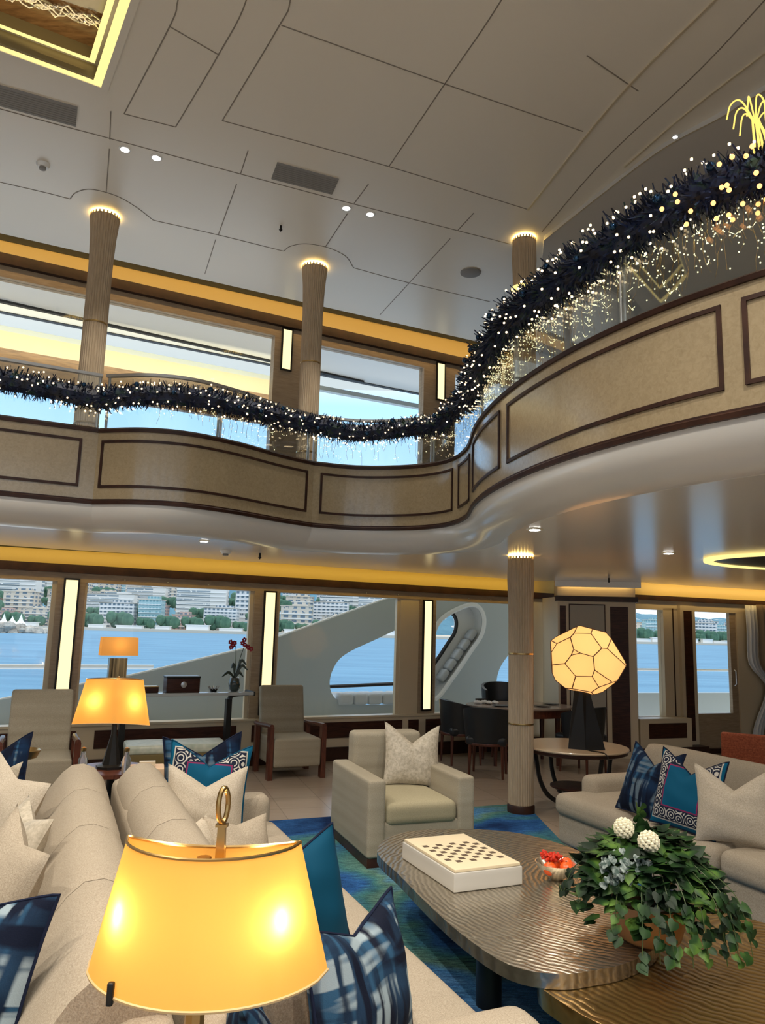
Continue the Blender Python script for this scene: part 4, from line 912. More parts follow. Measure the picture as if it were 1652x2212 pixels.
# ------------------------------------------------------------------ coffee table: two overlapping tops
ct = thing('coffee_table', 'low freeform coffee table with a hammered silver top overlapping a bronze one', 'coffee table', (0, 0, 0))
T_ = [(.03, 4.70), (.10, 4.93), (.28, 5.10), (.58, 5.17), (.88, 5.13), (1.10, 4.95), (1.30, 4.58), (1.38, 4.15), (1.32, 3.70), (1.20, 3.38), (1.02, 3.20), (.86, 3.12), (.71, 3.08), (.54, 3.15), (.39, 3.43), (.26, 3.80), (.14, 4.20), (.04, 4.50)]
tt = closed(T_, 4)
MB().prism([tuple(p) for p in tt], .375, .43).build('silver_top', m_silver, ct, ang=30)
G_ = closed([(.66, 3.20), (.70, 3.0), (.84, 2.80), (1.1, 2.55), (1.5, 2.40), (1.95, 2.5), (2.2, 2.85), (2.15, 3.3), (1.95, 3.72), (1.70, 4.02), (1.42, 4.25), (1.15, 4.1), (.85, 3.6)], 4)
MB().prism([tuple(p) for p in G_], .30, .372).build('bronze_top', m_goldtop, ct, ang=30)
for x, y in ((.45, 4.75), (.55, 3.75), (1.05, 4.45)): MB().lathe([(.06, .016), (.06, .375)], 20, (x, y, 0)).build('leg', m_black, ct)
for x, y in ((1.1, 2.95), (1.8, 2.9), (1.6, 3.6)): MB().lathe([(.07, .016), (.07, .30)], 20, (x, y, 0)).build('leg', m_black, ct)
# board game box
gx = Vector((.38, 3.93)); e1 = Vector((.37, .16)); e2 = Vector((-.19, .57)); an = atan2(e1.y, e1.x)
gb = thing('board_game_box', 'ivory board game box with a brown checkered lid on the silver table top', 'game box', (.468, 4.29, .431), an)
MB().rbox((0, 0, .045), (.40, .60, .088), .004, 2).build('box_base', mat('pale_grey_leather', (.52, .50, .46), .5), gb)
lidb = MB().rbox((0, 0, .098), (.385, .585, .016), .003, 2).build('lid_board', mat('ivory_leather', (.74, .62, .42), .5), gb)
w = MB()
for i in range(8):
    for j in range(8):
        if (i+j) % 2: w.box((-.147+i*.042, -.147+j*.042-.03, .1065), (.031, .031, .002))
w.build('checkered_squares', mat('brown_inlay', (.10, .065, .04), .6), lidb, smooth=False)
# bowl of fruit
bw = thing('fruit_bowl', 'small silver bowl holding orange fruit on the silver table top', 'bowl', (.97, 4.20, .431))
MB().lathe([(.035, 0), (.04, .006), (.075, .03), (.105, .07), (.112, .085), (.106, .084), (.07, .036), (.03, .012), (0, .010)], 32).build('bowl_body', mat('beaded_silver', (.75, .68, .55), .25, .9), bw)
fr = [(-.045, -.045, .062, .036, 'orange fruit at the front left of the bowl'), (.045, -.03, .062, .036, 'orange fruit at the front right of the bowl'), (.0, .045, .062, .036, 'orange fruit at the back of the bowl'), (.062, .035, .072, .030, 'small orange fruit at the right rim of the bowl')]
for x, y, z, r, lb in fr:
    t = thing('orange', lb, 'fruit', (.97+x, 4.20+y, .431+z)); MB().ball((0, 0, 0), r, 12, .92).build('fruit_body', m_orange, t); MB().lathe([(.005, r*.86), (.004, r*.95), (0, r*.97)], 6).build('stem_end', m_leaf, t)
w = MB(); rr = random.Random(2)
for k in range(60): a = rr.uniform(0, 6.28); r = rr.uniform(0, .055); w.ball((.955+r*cos(a)-.01, 4.205+r*sin(a), .431+.095+rr.uniform(0, .03)), .0095, 4)
tag(w.build('red_berries', m_berry), 'heap of red berries on top of the oranges in the bowl', 'berries', kind='stuff')
# ivy plant
pl = thing('potted_ivy', 'trailing ivy arrangement with two white blossoms in a wooden pot on the coffee table', 'plant', (1.18, 3.42, .431))
MB().lathe([(.10, 0), (.13, .02), (.155, .10), (.16, .16), (.145, .165), (.13, .15), (0, .14)], 28).build('pot', mat('tan_pot', (.30, .15, .06), .35), pl)
lf = MB(); fz = MB(); st = MB(); rr = random.Random(11)
def leaf(mb, c, r, d, up, k=0):
    d = Vector(d).normalized(); x = d.cross(Vector(up)); x = x.normalized() if x.length > 1e-3 else Vector((1, 0, 0)); n = x.cross(d)
    pts = [(0, 0), (.30, -.16), (.52, .10), (.46, .42), (.25, .70), (0, 1.0), (-.25, .70), (-.46, .42), (-.52, .10), (-.30, -.16)]
    vs = [Vector(c)+x*(a*r)+d*(b*r)+n*(-.35*r*(abs(a))**1.5+.1*r*b) for a, b in pts]+[Vector(c)+d*(.35*r)+n*(.06*r)]
    mb.add(vs, [(i, (i+1) % 10, 10) for i in range(10)])
for k in range(820):
    th = rr.uniform(0, 2*pi); ph = rr.uniform(.02, 1)**.75*1.75; R = rr.uniform(.80, 1.0)
    ex = .29
    x = ex*R*sin(min(ph, 1.57))*cos(th); y = .24*R*sin(min(ph, 1.57))*sin(th); z = .24+.22*R*cos(ph)
    if ph > 1.45 and rr.random() < .35: z -= rr.uniform(.02, .14)
    z = max(z, .02); o_ = Vector((x, y, 0)); d = (o_.normalized() if o_.length > .02 else Vector((0, -1, 0)))+Vector((rr.uniform(-.5, .5), rr.uniform(-.5, .5), rr.uniform(-1.2, .2)))
    leaf(lf, (x, y, z), rr.uniform(.036, .074), d, (x*2, y*2, .6+rr.uniform(-.3, .3)))
for (dx, dy, L_, n_) in ((-.30, -.06, .13, 9), (-.34, .05, .10, 7), (.30, -.10, .20, 16), (.32, 0, .22, 18), (.18, -.28, .30, 12), (-.06, -.28, .30, 10), (.30, -.22, .26, 12), (-.20, -.2, .20, 9), (.05, -.30, .30, 12), (.12, -.26, .26, 14), (-.02, -.30, .24, 14), (-.12, -.27, .30, 12), (.24, -.24, .30, 12)):
    P = [Vector((dx*.55, dy*.55, .36)), Vector((dx*.9, dy*.9, .27)), Vector((dx*1.02, dy*1.05, .17)), Vector((dx*1.08, dy*1.1, max(.03, .30-L_)))]
    P = crom(P, 5); st.tube(P, .0022, 4)
    for k in range(n_): p = P[rr.randrange(5, len(P))]; leaf(lf, p+Vector((rr.uniform(-.02, .02), rr.uniform(-.02, .02), rr.uniform(-.01, .01))), rr.uniform(.028, .05), (rr.uniform(-1, 1), rr.uniform(-1, .2), -.8), (dx, dy-.5, .3))
for k in range(7): leaf(lf, (-.03+rr.uniform(-.015, .02), -.02, .43+k*.018), .055-.004*k, (rr.uniform(-.8, .8), -.3, 1), (0, -1, .4))
st.tube([(-.02, 0, .3), (-.03, 0, .48), (-.04, 0, .56)], .003, 5); st.tube([(-.1, -.05, .36), (-.2, -.05, .42), (-.27, -.04, .43)], .002, 4); st.tube([(-.1, -.08, .34), (-.2, -.1, .38), (-.29, -.09, .37)], .002, 4)
for k in range(110):
    x, y = rr.uniform(-.24, -.04), rr.uniform(-.20, -.08); leaf(fz, (x, y, .30+.1*rr.random()-abs(x+.13)*.3), .028, (rr.uniform(-.6, .2), -.5, -.9), (0, -1, .3))
lf.build('foliage', m_leaf, pl, ang=180).data.materials[0] = m_leaf; fz.build('frosted_foliage', m_frost, pl, ang=180); st.build('stems', mat('green_stem', (.05, .08, .02), .6), pl)
for (x, y, z, r) in ((-.035, -.13, .43, .044), (-.115, -.06, .465, .042)):
    w = MB(); g_ = 0
    for k in range(70):
        zz = 1-2*(k+.5)/70; a = k*2.4; q = math.sqrt(max(0, 1-zz*zz)); w.ball((x+r*.85*q*cos(a), y+r*.85*q*sin(a), z+r*.85*zz), r*.24, 3)
    w.build('white_blossom', m_petal, pl)
# ------------------------------------------------------------------ crescent lamps
def lamp(x, y, zb, w_, rz, flip, label, basez, tall):
    t = thing('table_lamp', label, 'lamp', (x, y, basez), radians(rz)); zr = zb-basez; h = w_*.58 if tall else w_*.51
    def outline(s_, dd, N=30):   # crescent in plan: two arcs bulging the same way
        R = []
        for i in range(N+1): u = -1+2*i/N; R.append((u*w_/2*s_, -((1-u*u)**.62)*.40*w_*s_*dd))
        for i in range(N+1): u = 1-2*i/N; R.append((u*w_/2*s_*.97, -(1-u*u)*.15*w_*s_*dd))
        return R
    k = -1 if flip else 1
    B = [(a*1.0, b*k) for a, b in outline(1, 1)]; Tq = [(a, b*k+(-.02*k)) for a, b in outline(.74, 1)]
    n = len(B); w = MB(); vs = [(a, b, zr) for a, b in B]+[(a, b, zr+h) for a, b in Tq]
    w.add(vs, [(i, (i+1) % n, n+(i+1) % n, n+i) for i in range(n)]); shd = w.build('lamp_shade', m_shade1, t, ang=50)
    w = MB(); w.tube([(a, b, zr+h) for a, b in Tq]+[(*Tq[0], zr+h)], .0035, 5); w.build('shade_trim', m_bronze, shd)
    w = MB(); w.tube([(a, b, zr) for a, b in B]+[(*B[0], zr)], .0035, 5); w.build('shade_hem', mat('parchment_hem', (.62, .42, .20), .6), shd)
    cy = -.20*w_*k if not tall else -.2*w_*k
    for u in ((-.55, .55) if tall else (-.55,)): i = int((u+1)/2*30); q = B[i]; MB().rbox((q[0], q[1]-.004*k, zr+.008), (.014, .014, .045), .004, 2).build('shade_clip', m_black, t)
    # body: slim faceted taper
    MB().lathe([(.12, 0), (.12, .02), (.075, .03), (.022, zr*.75), (.016, zr+h*.95)], 8, (0, cy, 0)).build('stem', m_black if tall else m_bronze, t, ang=20)
    w = MB(); w.box((0, cy, zr+h*.5), (w_*.5, .012, .012)); w.build('lamp_arm', m_bronze, t, smooth=False)
    for s_ in (-1, 1):
        MB().ball((s_*w_*.30, cy, zr+h*.5), .024, 8, 1.3).build('light_bulb', m_bulb, t)
    zt = zr+h
    if tall: MB().ball((0, cy, zt+.01), .012, 6).build('finial', m_bronze, t); ca, sa = 0, 0
    fx = .035
    w = MB(); w.add([(fx+i*r, cy+j*r, z) for z, r in ((zt-.06, .011), (zt+.05, .008)) for i, j in ((-1, -1), (1, -1), (1, 1), (-1, 1))], [(0, 1, 5, 4), (1, 2, 6, 5), (2, 3, 7, 6), (3, 0, 4, 7), (4, 5, 6, 7)])
    if not tall: w.build('finial_rod', m_bronze, t, smooth=False)
    w = MB(); P = [(fx+.008*cos(a), cy+.012*cos(a), zt+.095+.036*sin(a)) for a in [2*pi*i/24 for i in range(25)]]; w.tube(P, .006, 8, cap=False); w.box((fx, cy, zt+.053), (.026, .02, .006))
    if not tall: w.build('finial_ring', m_bronze, t)
    ca, sa = cos(radians(rz)), sin(radians(rz))
    for s_ in (-1, 1):
        lx, ly = s_*w_*.30, cy; point('bulb_light', (x+lx*ca-ly*sa, y+lx*sa+ly*ca, zb+h*.52), 1.15 if not tall else 1.3, (1, .66, .30), .03)
    return t
lamp(-.365, 1.84, .94, .54, -1, False, 'large glowing crescent-shade table lamp with a loop finial in the foreground', .46, False)
lamp(-2.09, 6.10, .905, .60, 5, True, 'glowing crescent-shade lamp on a black fluted stem beyond the sofa backs', .56, True)
def sidetab(x, y, h, r, lab):
    t = thing('side_table', lab, 'side table', (x, y, 0)); MB().lathe([(r, h-.03), (r, h), (0, h)], 32).build('tabletop', m_red, t, ang=30); MB().lathe([(.16, 0), (.16, .02), (.03, .04), (.03, h-.03)], 20).build('pedestal', m_black, t)
sidetab(-2.09, 6.20, .56, .30, 'small round end table beyond the sofa backs under the black-stemmed lamp'); sidetab(-.42, 1.66, .46, .21, 'small round table under the big foreground lamp')
for k, (x, y, lb) in enumerate(((-2.24, 5.98, 'left small glass bottle beside the black lamp stem'), (-1.92, 6.02, 'right small glass bottle beside the black lamp stem'))):
    t = thing('glass_bottle', lb, 'bottle', (x, y, .561)); MB().lathe([(.03, 0), (.032, .01), (.034, .10), (.018, .13), (.016, .16)], 16).build('bottle_body', mat('bottle_glass', (.8, .85, .85), .05, trans=.9), t); MB().lathe([(.018, .16), (.02, .165), (.02, .185), (0, .192)], 12).build('stopper', m_bronze, t)
t = thing('beige_box', 'small beige box with a top handle beside the centre sofa pillows', 'box', (-1.78, 6.1, 0), .3); MB().rbox((0, 0, .30), (.26, .22, .60), .01).build('box_body', mat('tan_leather', (.62, .42, .26), .6), t); MB().box((0, 0, .62), (.12, .05, .035)).build('handle', m_cream, t, smooth=False)
MB().box((0, -.112, .30), (.2, .004, .5)).build('front_panel', m_cream, t, smooth=False)
t = thing('round_tray', 'small shiny round bronze bowl behind the far navy pillow on the left', 'bowl', (-2.80, 6.2, .0)); MB().lathe([(.10, 0), (.10, .02), (.02, .04), (.02, .60), (.10, .62), (.13, .68), (.12, .685), (.08, .63), (0, .62)], 24).build('bowl_body', m_bronze, t)
# ------------------------------------------------------------------ lounge chairs by the windows
def lounge(x, y, rz, lab, s=1.0):
    t = thing('lounge_chair', lab, 'lounge chair', (x, y, 0), radians(rz)); t.scale = (s, s, s)
    MB().rbox((0, -.02, .29), (.56, .66, .31), .025, 3, .01).build('seat', m_linen, t)
    mm = Matrix.Translation((0, .30, .42)) @ Matrix.Rotation(-radians(12), 4, 'X'); MB().rbox((0, 0, .28), (.55, .11, .60), .03, m=mm).build('backrest', m_linen, t)
    for s_ in (-1, 1):
        mb = MB(); mb.box((s_*.315, -.30, .29), (.055, .09, .58)); mb.build('leg', m_red, t, smooth=False)
        mb = MB(); mb.box((s_*.315, .28, .27), (.055, .08, .54)); mb.build('leg', m_red, t, smooth=False)
        mb = MB(); P = crom([(s_*.315, -.34, .585), (s_*.315, -.1, .575), (s_*.315, .15, .555), (s_*.315, .36, .55)], 5); mb.tube(P, .026, 8); mb.build('armrest', m_red, t)
lounge(-1.03, 9.20, 24, 'high-backed linen lounge chair with red wood sides, right of the orchid')
lounge(-3.18, 7.35, 24, 'high-backed linen lounge chair with red wood sides at the far left', 1.03)
# console with lamp, boxes, orchid
cz = .93
def CP(u, off, z=0): return WP(u, off, z)
cn = thing('console_table', 'narrow glass-edged console table with dark curved legs in front of the window', 'console table', WP(-2.36, -.35, 0), A0)
MB().rbox((0, 0, cz-.02), (1.72, .34, .035), .004, 2).build('tabletop', mat('grey_glass_top', (.42, .45, .46), .08, coat=.5), cn)
for s_ in (-1, 1):
    w = MB(); w.box((s_*.60, 0, .42), (.06, .09, .84)); P = crom([(s_*.60, 0, .80), (s_*.63, 0, .875), (s_*.70, 0, .893), (s_*.84, 0, .898)], 4); w.tube(P, .028, 6); w.build('leg', m_black, cn, smooth=False)
w = MB(); w.box((.86, 0, cz-.02), (.02, .34, .05)); w.build('end_cap', m_black, cn, smooth=False)
def on(u, off=-.35): return WP(u, off, cz-.0015)
t = thing('table_lamp', 'rectangular amber shade lamp on the console by the window', 'lamp', on(-3.06), A0)
MB().box((0, 0, .20), (.19, .12, .36)).build('lamp_base', mat('ribbed_bronze', (.30, .2, .1), .25, .9, build=wood((.02, .015, .01), (.55, .38, .18), (60, 60, 1), 1)), t, smooth=False)
w = MB(); P_ = [(-.20, -.10), (.20, -.10), (.20, .10), (-.20, .10)]; Q_ = [(-.19, -.10), (.19, -.10), (.19, .10), (-.19, .10)]; w.add([(a, b, .41) for a, b in P_]+[(a, b, .61) for a, b in Q_], [(0, 1, 5, 4), (1, 2, 6, 5), (2, 3, 7, 6), (3, 0, 4, 7)]); w.build('lamp_shade', shademat('amber_shade', (.62, .34, .10), (1, .42, .09), .24), t, smooth=False)
p = on(-3.06); point('bulb_light', (p.x, p.y, cz+.53), .5, (1, .7, .35))
t = thing('jewellery_chest', 'dark red lacquered chest with a round clasp on the console', 'chest', on(-2.33), A0)
MB().rbox((0, 0, .08), (.38, .20, .16), .008, 2).build('chest_body', m_dark, t); MB().rbox((0, 0, .172), (.39, .21, .025), .008, 2).build('lid', m_black, t); MB().lathe([(.035, 0), (.035, .008), (.02, .012), (0, .012)], 16, m=Matrix.Translation((0, -.11, .09)) @ Matrix.Rotation(pi/2, 4, 'X')).build('clasp', m_steel, t)
t = thing('wooden_dish', 'low dark wooden box left of the red chest on the console', 'box', on(-2.70), A0); MB().rbox((0, 0, .03), (.20, .14, .06), .006, 2).build('box_body', m_dark, t); MB().rbox((0, 0, .066), (.205, .145, .012), .004, 2).build('lid', m_bronze, t)
t = thing('crown_bowl', 'small dark dish with silver points between the chest and the orchid', 'dish', on(-1.95), A0); MB().lathe([(.035, 0), (.045, .02), (.05, .035), (.04, .035), (0, .02)], 16).build('dish_body', m_black, t)
w = MB()
for k in range(9): a = 2*pi*k/9; w.tube([(.045*cos(a), .045*sin(a), .03), (.07*cos(a), .07*sin(a), .065)], [.008, .003], 5)
w.build('points', m_steel, t)
t = thing('potted_orchid', 'crimson orchid in a dark glass vase at the end of the console', 'plant', on(-1.70), A0)
MB().lathe([(.045, 0), (.065, .03), (.072, .09), (.06, .14), (.055, .16), (.045, .155), (0, .12)], 20).build('vase', mat('smoky_glass', (.03, .045, .04), .08, coat=.6), t)
w = MB()
for P in ([(0, 0, .14), (.0, 0, .35), (-.01, 0, .52), (-.05, 0, .56)], [(0, 0, .14), (.04, 0, .34), (.10, 0, .53), (.15, 0, .50)]): w.tube(crom(P, 6), .004, 5)
w.build('stem', m_leaf, t)
w = MB()
for dx, dz, L_ in ((-.16, .02, .2), (.15, .10, .22), (.10, .02, .16), (-.05, .12, .15), (.13, .16, .2)):
    P = crom([Vector((0, 0, .15)), Vector((dx*.5, 0, .15+dz+.05)), Vector((dx, -.01, .15+dz))], 5); w.tube(P, [.006+.012*sin(pi*i/(len(P)-1)) for i in range(len(P))], 6)
w.build('leaves', mat('dark_orchid_leaf', (.02, .035, .02), .4), t)
for k, (x, z) in enumerate(((-.08, .58), (-.05, .54), (-.03, .57), (-.07, .52), (.07, .57), (.10, .55), (.14, .52), (.18, .50), (.09, .61))):
    w = MB()
    for j in range(5): a = 2*pi*j/5+k; w.ball((x+.018*cos(a), -.01, z+.018*sin(a)), .014, 4)
    w.build('flower', mat('crimson_petal', (.30, .005, .02), .5) if k == 0 else bpy.data.materials['crimson_petal'], t)
# bench
t = thing('bench', 'low upholstered bench with pale green seat and olive sides in front of the console', 'bench', (-2.17, 8.45, 0), radians(22)); MB().rbox((0, 0, .395), (1.06, .50, .09), .03, 3, .01).build('seat', mat('pale_green_seat', (.50, .54, .44), .4, build=weave((.36, .42, .34), (.60, .62, .52), 8)), t); MB().rbox((0, 0, .20), (1.04, .48, .32), .02).build('side_panels', mat('olive_skirt', (.14, .10, .03), .7), t)
# dining group
dt = thing('dining_table', 'oval dining table with pale cloth-like top and dark red legs near the pier', 'dining table', (1.93, 10.45, 0), radians(10))
MB().lathe([(.72, .72), (.74, .735), (.74, .75), (0, .75)], 48, sy=.72).build('tabletop', mat('veined_tabletop', (.34, .27, .22), .2), dt, ang=30); MB().lathe([(.68, .62), (.70, .72), (.6, .72)], 48, sy=.72).build('apron', m_red, dt)
for a in (40, 140, 220, 320): x, y = .56*cos(radians(a)), .42*sin(radians(a)); MB().tube([(x, y, 0), (x, y, .68)], [.022, .04], 8).build('leg', m_red, dt)
MB().lathe([(.2, .02), (.22, .10), (.05, .16), (.05, .62)], 20).build('pedestal', m_dark, dt)
def tub(x, y, rz, lab, hi=.82):
    t = thing('dining_chair', lab, 'chair', (x, y, 0), radians(rz)); w = MB(); N = 24; vs = []; fs = []
    for i in range(N+1):
        a = radians(-25+230*i/N); k = abs(i/N-.5)*2; zt = hi-.10*k**2
        for r, z in ((.27, .40), (.31, zt), (.27, zt), (.24, .42)): vs.append((r*cos(a), r*.95*sin(a), z))
    for i in range(N):
        for j in range(4): j2 = (j+1) % 4; fs.append((i*4+j, i*4+j2, (i+1)*4+j2, (i+1)*4+j))
    fs += [(0, 1, 2, 3), (N*4+3, N*4+2, N*4+1, N*4)]
    w.add(vs, fs).build('backrest', m_leather, t, ang=50); MB().rbox((0, -.02, .42), (.48, .48, .11), .04).build('seat', m_leather, t)
    MB().lathe([(.27, .37), (.275, .385), (.27, .40)], 32).build('seat_rail', m_red, t)
    for sx_, sy_ in ((-1, -1), (1, -1), (-1, 1), (1, 1)): MB().tube([(sx_*.20, sy_*.20, 0), (sx_*.19, sy_*.19, .38)], [.014, .022], 8).build('leg', m_red, t)
tub(1.36, 9.45, 165, 'black tub dining chair nearest the fluted column, its back to the camera')
tub(1.12, 10.28, 105, 'black tub dining chair at the left end of the dining table')
tub(2.62, 9.85, 220, 'black tub dining chair behind the black pyramid lamp base')
tub(1.80, 11.05, 5, 'tall-backed dark dining chair between the table and the window', 1.0)
m_pl = mat('dark_plate', (.05, .04, .04), .3)
for k, (x, y, lb) in enumerate(((1.62, 10.15, 'dark plate at the front of the dining table'), (2.2, 10.28, 'dark plate right of the column on the dining table'), (2.4, 10.62, 'dark plate at the right end of the dining table'))): tag(MB().lathe([(.06, 0), (.11, .012), (.115, .016), (0, .008)], 24, (x, y, .751)).build('plate', m_pl), lb, 'plate')
w = MB(); rr = random.Random(8)
for k in range(14): w.ball((1.45+rr.uniform(-.13, .16), 10.45+rr.uniform(-.08, .08), .775), rr.uniform(.025, .045), 4, .6)
tag(w.build('crumpled_napkin', m_cloth), 'crumpled white cloth at the left end of the dining table', 'cloth')
tag(MB().box((1.42, 10.55, .80), (.16, .03, .03), .4).build('sunglasses_case', m_black), 'small dark case lying on the crumpled white cloth', 'case')
# round side table with paper rock lamp
t = thing('side_table', 'round pale-topped side table with curved dark legs beside the fluted column', 'side table', (1.99, 7.80, 0))
MB().lathe([(.50, .585), (.525, .59), (.53, .60), (.525, .61), (0, .612)], 56).build('tabletop', mat('pale_maple_top', (.55, .42, .28), .22, coat=.4), t, ang=30); MB().lathe([(.47, .545), (.515, .56), (.52, .588), (.45, .588)], 56).build('apron', m_darktrim, t)
MB().lathe([(.22, .20), (.24, .21), (.24, .225), (0, .225)], 32).build('lower_shelf', m_dark, t, ang=30); MB().lathe([(.10, .0), (.12, .02), (.12, .20)], 24).build('foot', m_black, t)
for k in range(4):
    a = radians(20+90*k); P = crom([(r*cos(a), r*sin(a), z) for r, z in ((.46, .57), (.43, .45), (.40, .30), (.32, .16), (.20, .08), (.12, .07))], 5); MB().tube(P, .022, 8).build('leg', m_black, t)
rl_ = thing('rock_lamp', 'glowing faceted paper globe lamp on a folded black base, on the round side table', 'lamp', (2.04, 7.62, .612))
w = MB(); b_ = [(-.17, -.06), (-.02, -.13), (.18, -.10), (.17, .12), (-.12, .14)]; tq = [(-.085, -.03), (-.03, -.07), (.02, -.05), (.02, .03), (-.06, .05)]
w.add([(a, b, 0) for a, b in b_]+[(a, b, .66) for a, b in tq], [(0, 1, 6, 5), (1, 2, 7, 6), (2, 3, 8, 7), (3, 4, 9, 8), (4, 0, 5, 9), (4, 3, 2, 1, 0), (5, 6, 7, 8, 9)]); w.build('lamp_base', m_black, rl_, smooth=False)
bm = bmesh.new(); bmesh.ops.create_cube(bm, size=2.4); rr = random.Random(21)
for k in range(34):
    zz = 1-2*(k+.5)/34; a = k*2.4+rr.uniform(-.5, .5); q = math.sqrt(1-zz*zz); nrm = Vector((q*cos(a), q*sin(a), zz)); 
    g_ = bm.verts[:]+bm.edges[:]+bm.faces[:]; r_ = bmesh.ops.bisect_plane(bm, geom=g_, plane_co=nrm*rr.uniform(.90, 1.0), plane_no=nrm, clear_outer=True)
    ed = [e for e in r_['geom_cut'] if isinstance(e, bmesh.types.BMEdge)]
    if ed: bmesh.ops.edgenet_fill(bm, edges=ed)
R_ = .33; cc = Vector((0.01, -.02, .855))
for v in bm.verts: v.co = Vector((v.co.x*R_*1.02, v.co.y*R_, v.co.z*R_*.98))+cc
me = bpy.data.meshes.new('lamp_shade'); sw = MB()
for e in bm.edges: sw.tube([e.verts[0].co, e.verts[1].co], .005, 4)
bm.to_mesh(me); bm.free(); me.materials.append(m_paper); o = bpy.data.objects.new('lamp_shade', me); COL.objects.link(o); o.parent = rl_
sw.build('seams', mat('seam_wire', (.08, .035, .012), .7), rl_)
point('bulb_light', (2.04, 7.6, .612+.86), 3, (1, .66, .32), .08)
w = MB(); w.tube(crom([(2.02, 7.50, .618), (2.06, 7.42, .617), (2.12, 7.34, .617), (2.16, 7.28, .60), (2.17, 7.262, .50), (2.17, 7.262, .02)], 5), .006, 6); tag(w.build('power_cord', m_black), 'black cord trailing off the round side table', 'cord')
# red chair and curtain at right
t = thing('armchair', 'rust-red woven armchair behind the right sofa, only its back showing', 'armchair', (3.75, 7.45, 0), radians(-30)); MB().rbox((0, -.28, .55), (.74, .08, .56), .02).build('backrest', mat('rust_weave', (.42, .10, .035), .8, build=weave((.28, .05, .015), (.50, .13, .05), 60, 60)), t); MB().rbox((0, .05, .36), (.70, .62, .14), .04).build('seat', bpy.data.materials['rust_weave'], t)
for sx_, sy_ in ((-1, -1), (1, -1), (-1, 1), (1, 1)): MB().tube([(sx_*.3, .03+sy_*.26, 0), (sx_*.3, .03+sy_*.26, .3)], .02, 8).build('leg', m_red, t)
def drape(P, u0, u1, off, z0, z1, zt, pinch, amp, nf, mt, name, lab):
    w = MB(); N = 90; Mz = 22; vs = []; fs = []
    for j in range(Mz+1):
        z = z0+(z1-z0)*j/Mz; k = 1-pinch*math.exp(-((z-zt)/.22)**2) if z > zt else 1-pinch*math.exp(-((z-zt)/.5)**2)
        for i in range(N+1): s_ = i/N; u = u1-(u1-u0)*(1-s_)*k; vs.append(tuple(P(u, off+amp*sin(s_*nf*2*pi)+.01*sin(j*.6), z)))
    for j in range(Mz):
        for i in range(N): a = j*(N+1)+i; fs.append((a, a+1, a+N+2, a+N+1))
    return tag(w.add(vs, fs).build(name, mt, solid=.004), lab, 'curtain')
drape(RP, 1.98, 2.6, -.10, .03, 2.25, 1.0, .55, .03, 9, mat('silver_voile', (.75, .78, .82), .35, .1), 'sheer_curtain', 'silvery sheer curtain tied back right of the door')
drape(RP, 2.10, 3.2, -.20, .03, 2.26, 1.0, .3, .035, 9, mat('taupe_curtain', (.28, .21, .14), .8), 'curtain', 'taupe curtain right of the silvery sheer one')
tag(MB().tube([RP(2.36, -.14, .98), RP(2.6, -.16, 1.04)], .02, 8).build('curtain_tieback', m_steel), 'silver tieback around the sheer curtain', 'tieback')
# ------------------------------------------------------------------ garland with lights along the balustrade
ga = thing('garland', 'dark pine garland with warm fairy lights draped along the balcony balustrade', 'garland', (0, 0, 0))
path = []
for si, (S, Ln) in enumerate(zip(SEGS, LENS)):
    for p, nn in sub(S, 0, Ln, int(Ln/.04)): path.append((p+nn*.02, nn))
def gz(p): 
    x = p.x
    if x < -3.4: return 3.70
    if x < -2: return 3.64+.04*abs(sin((x+2.6)*2.2))
    if x < -.6: return 3.64+.04*abs(sin(.6*2.2))+(x+2)*.06
    if x < .6: return 3.75+.02*sin(x*5)
    return 3.86+.02*sin(p.y*4)
pine = MB(); rr = random.Random(4); bulbs = []; core = MB(); cores = [(p.x, p.y, gz(p)) for p, n in path if -4.6 < p.x < 2.6]
core.tube(cores, .085, 8); core.build('stem_core', m_pine, ga)
path = [q for q in path if -4.6 < q[0].x < 2.6]
for p, nn in path:
    z = gz(p); big = 1.35 if p.y < 5.2 else 1.05
    for k in range(54):
        a = rr.uniform(0, 2*pi); dv = nn*cos(a); d = Vector((dv.x, dv.y, sin(a)))
        c = Vector((p.x, p.y, z))+d*.05+Vector((rr.uniform(-.03, .03), rr.uniform(-.03, .03), 0)); L_ = rr.uniform(.028, .068)*big
        e = c+d*L_+Vector((rr.uniform(-.05, .05), rr.uniform(-.05, .05), rr.uniform(-.03, .03))); s_ = d.cross(Vector((rr.uniform(-1, 1), rr.uniform(-1, 1), rr.uniform(-1, 1)))).normalized()*.0065
        pine.add([c-s_, c+s_, e+s_*.6, e-s_*.6], [(0, 1, 2, 3)])
    for k in range(3 if p.y > 5 or p.x < -.5 else 4):
        a = rr.uniform(0, 2*pi); dv = nn*cos(a); d = Vector((dv.x, dv.y, sin(a))); bulbs.append(Vector((p.x, p.y, z))+d*rr.uniform(.09, .135)*big)
pine.build('pine_needles', m_pine, ga, smooth=False)
bulbs.sort(key=lambda b: b.length)
b0 = MB().ball((0, 0, 0), .012, 5).build('fairy_light', m_fairyo, ga)
for i, b in enumerate(bulbs[:100]):
    o = b0 if i == 0 else b0.copy()
    if i: COL.objects.link(o); o.parent = ga
    o.location = b
w = MB(); 
for b in bulbs[100:]: w.ball(b, .0085, 3)
o = w.build('fairy_lights', m_fairy, ga); o['kind'] = 'stuff'
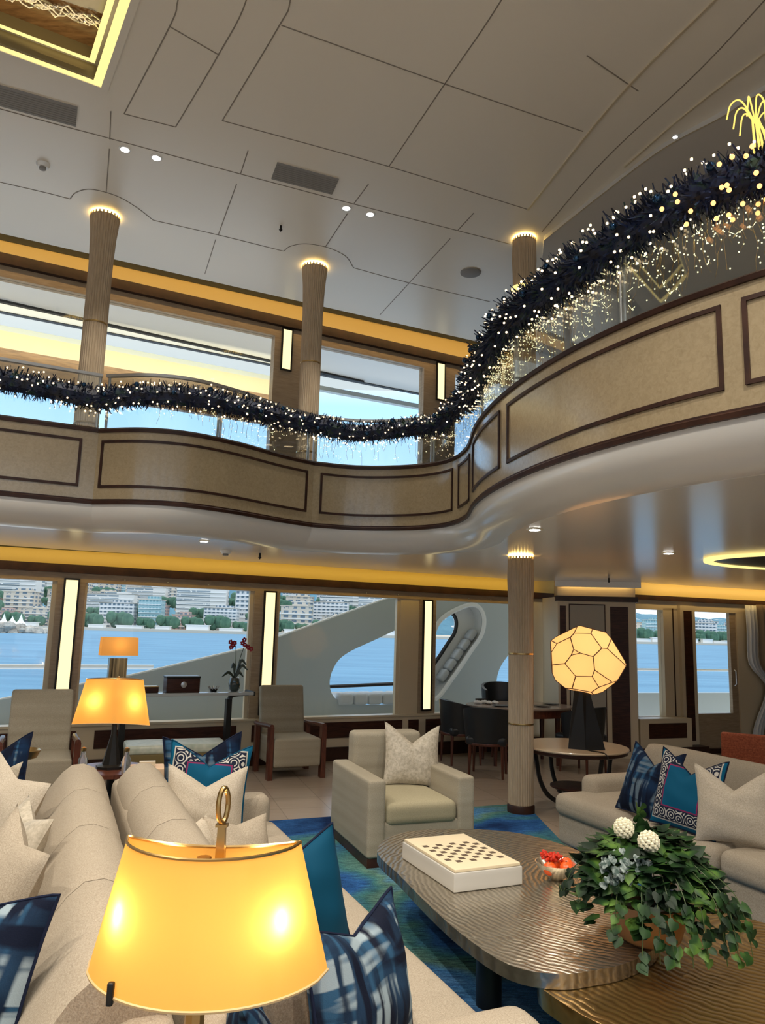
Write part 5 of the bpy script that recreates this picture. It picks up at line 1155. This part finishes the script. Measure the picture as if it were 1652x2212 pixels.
for i in range(40):
    p, nn = path[int(len(path)*(.02+.96*i/40))]; q = p-nn*.12; z = gz(p)+rr.uniform(-.06, .08)
    MB().ball((q.x, q.y, z), rr.uniform(.018, .028), 6).build('bauble', m_bauble, ga)
# icicle wires behind the glass
ic = thing('icicle_lights', 'net of tiny warm icicle lights hanging behind the right balustrade glass', 'string lights', (0, 0, 0))
wires = MB(); leds = MB(); rr = random.Random(6)
for S, a, b, dens in ((S3, .1, 2.4, 26), (S3, 2.4, 9.0, 46), (S2, .5, 2.0, 20)):
    n = int((b-a)*dens)
    for p, nn in sub(S, a, b, n):
        q = p+nn*rr.uniform(.10, .14); L_ = rr.uniform(.15, .42); z0 = 3.82; P = []
        for k in range(6): P.append((q.x+rr.uniform(-.02, .02), q.y+rr.uniform(-.02, .02), z0-L_*k/5))
        wires.tube(P, .0016, 3)
        for k in range(rr.randint(3, 7)): t_ = rr.random(); leds.ball((q.x+rr.uniform(-.02, .02), q.y+rr.uniform(-.02, .02), z0-L_*t_), .0045, 3)
        if rr.random() < .5:
            z = z0-L_*rr.random(); a_ = rr.uniform(-.06, .06); leds.tube([(q.x, q.y, z), (q.x+a_*.5, q.y+.02, z-.015), (q.x+a_, q.y+.03, z+rr.uniform(-.02, .02))], .0018, 3)
wires.build('wires', m_bronze, ic); o = leds.build('tiny_lights', m_fairyw, ic); o['kind'] = 'stuff'
# golden wire figure at the top of the garland
wf = thing('wire_light_figure', 'golden glowing wire palm sculpture above the garland at the right edge', 'light sculpture', (1.78, 3.30, 3.98))
w = MB()
for k in range(16):
    a = rr.uniform(-.035, .035); w.tube(crom([(a*1.5, 0, -.06), (a, rr.uniform(-.02, .02), .10), (a*.6-.02, 0, .22)], 5), .003, 5)
w.build('trunk_wires', m_wire, wf)
for k, (dx, hz, L_) in enumerate(((-.16, .10, .12), (-.13, .06, .02), (-.10, .03, -.05), (.10, .10, .10), (.14, .05, .0), (.03, .13, .12), (-.06, .12, .16))):
    w = MB(); w.tube(crom([(-.02, 0, .20), (dx*.4-.02, 0, .22+hz), (dx*.85, 0, .20+hz), (dx, 0, .16+L_*.5)], 6), .004, 5); w.build('frond', m_wire, wf)
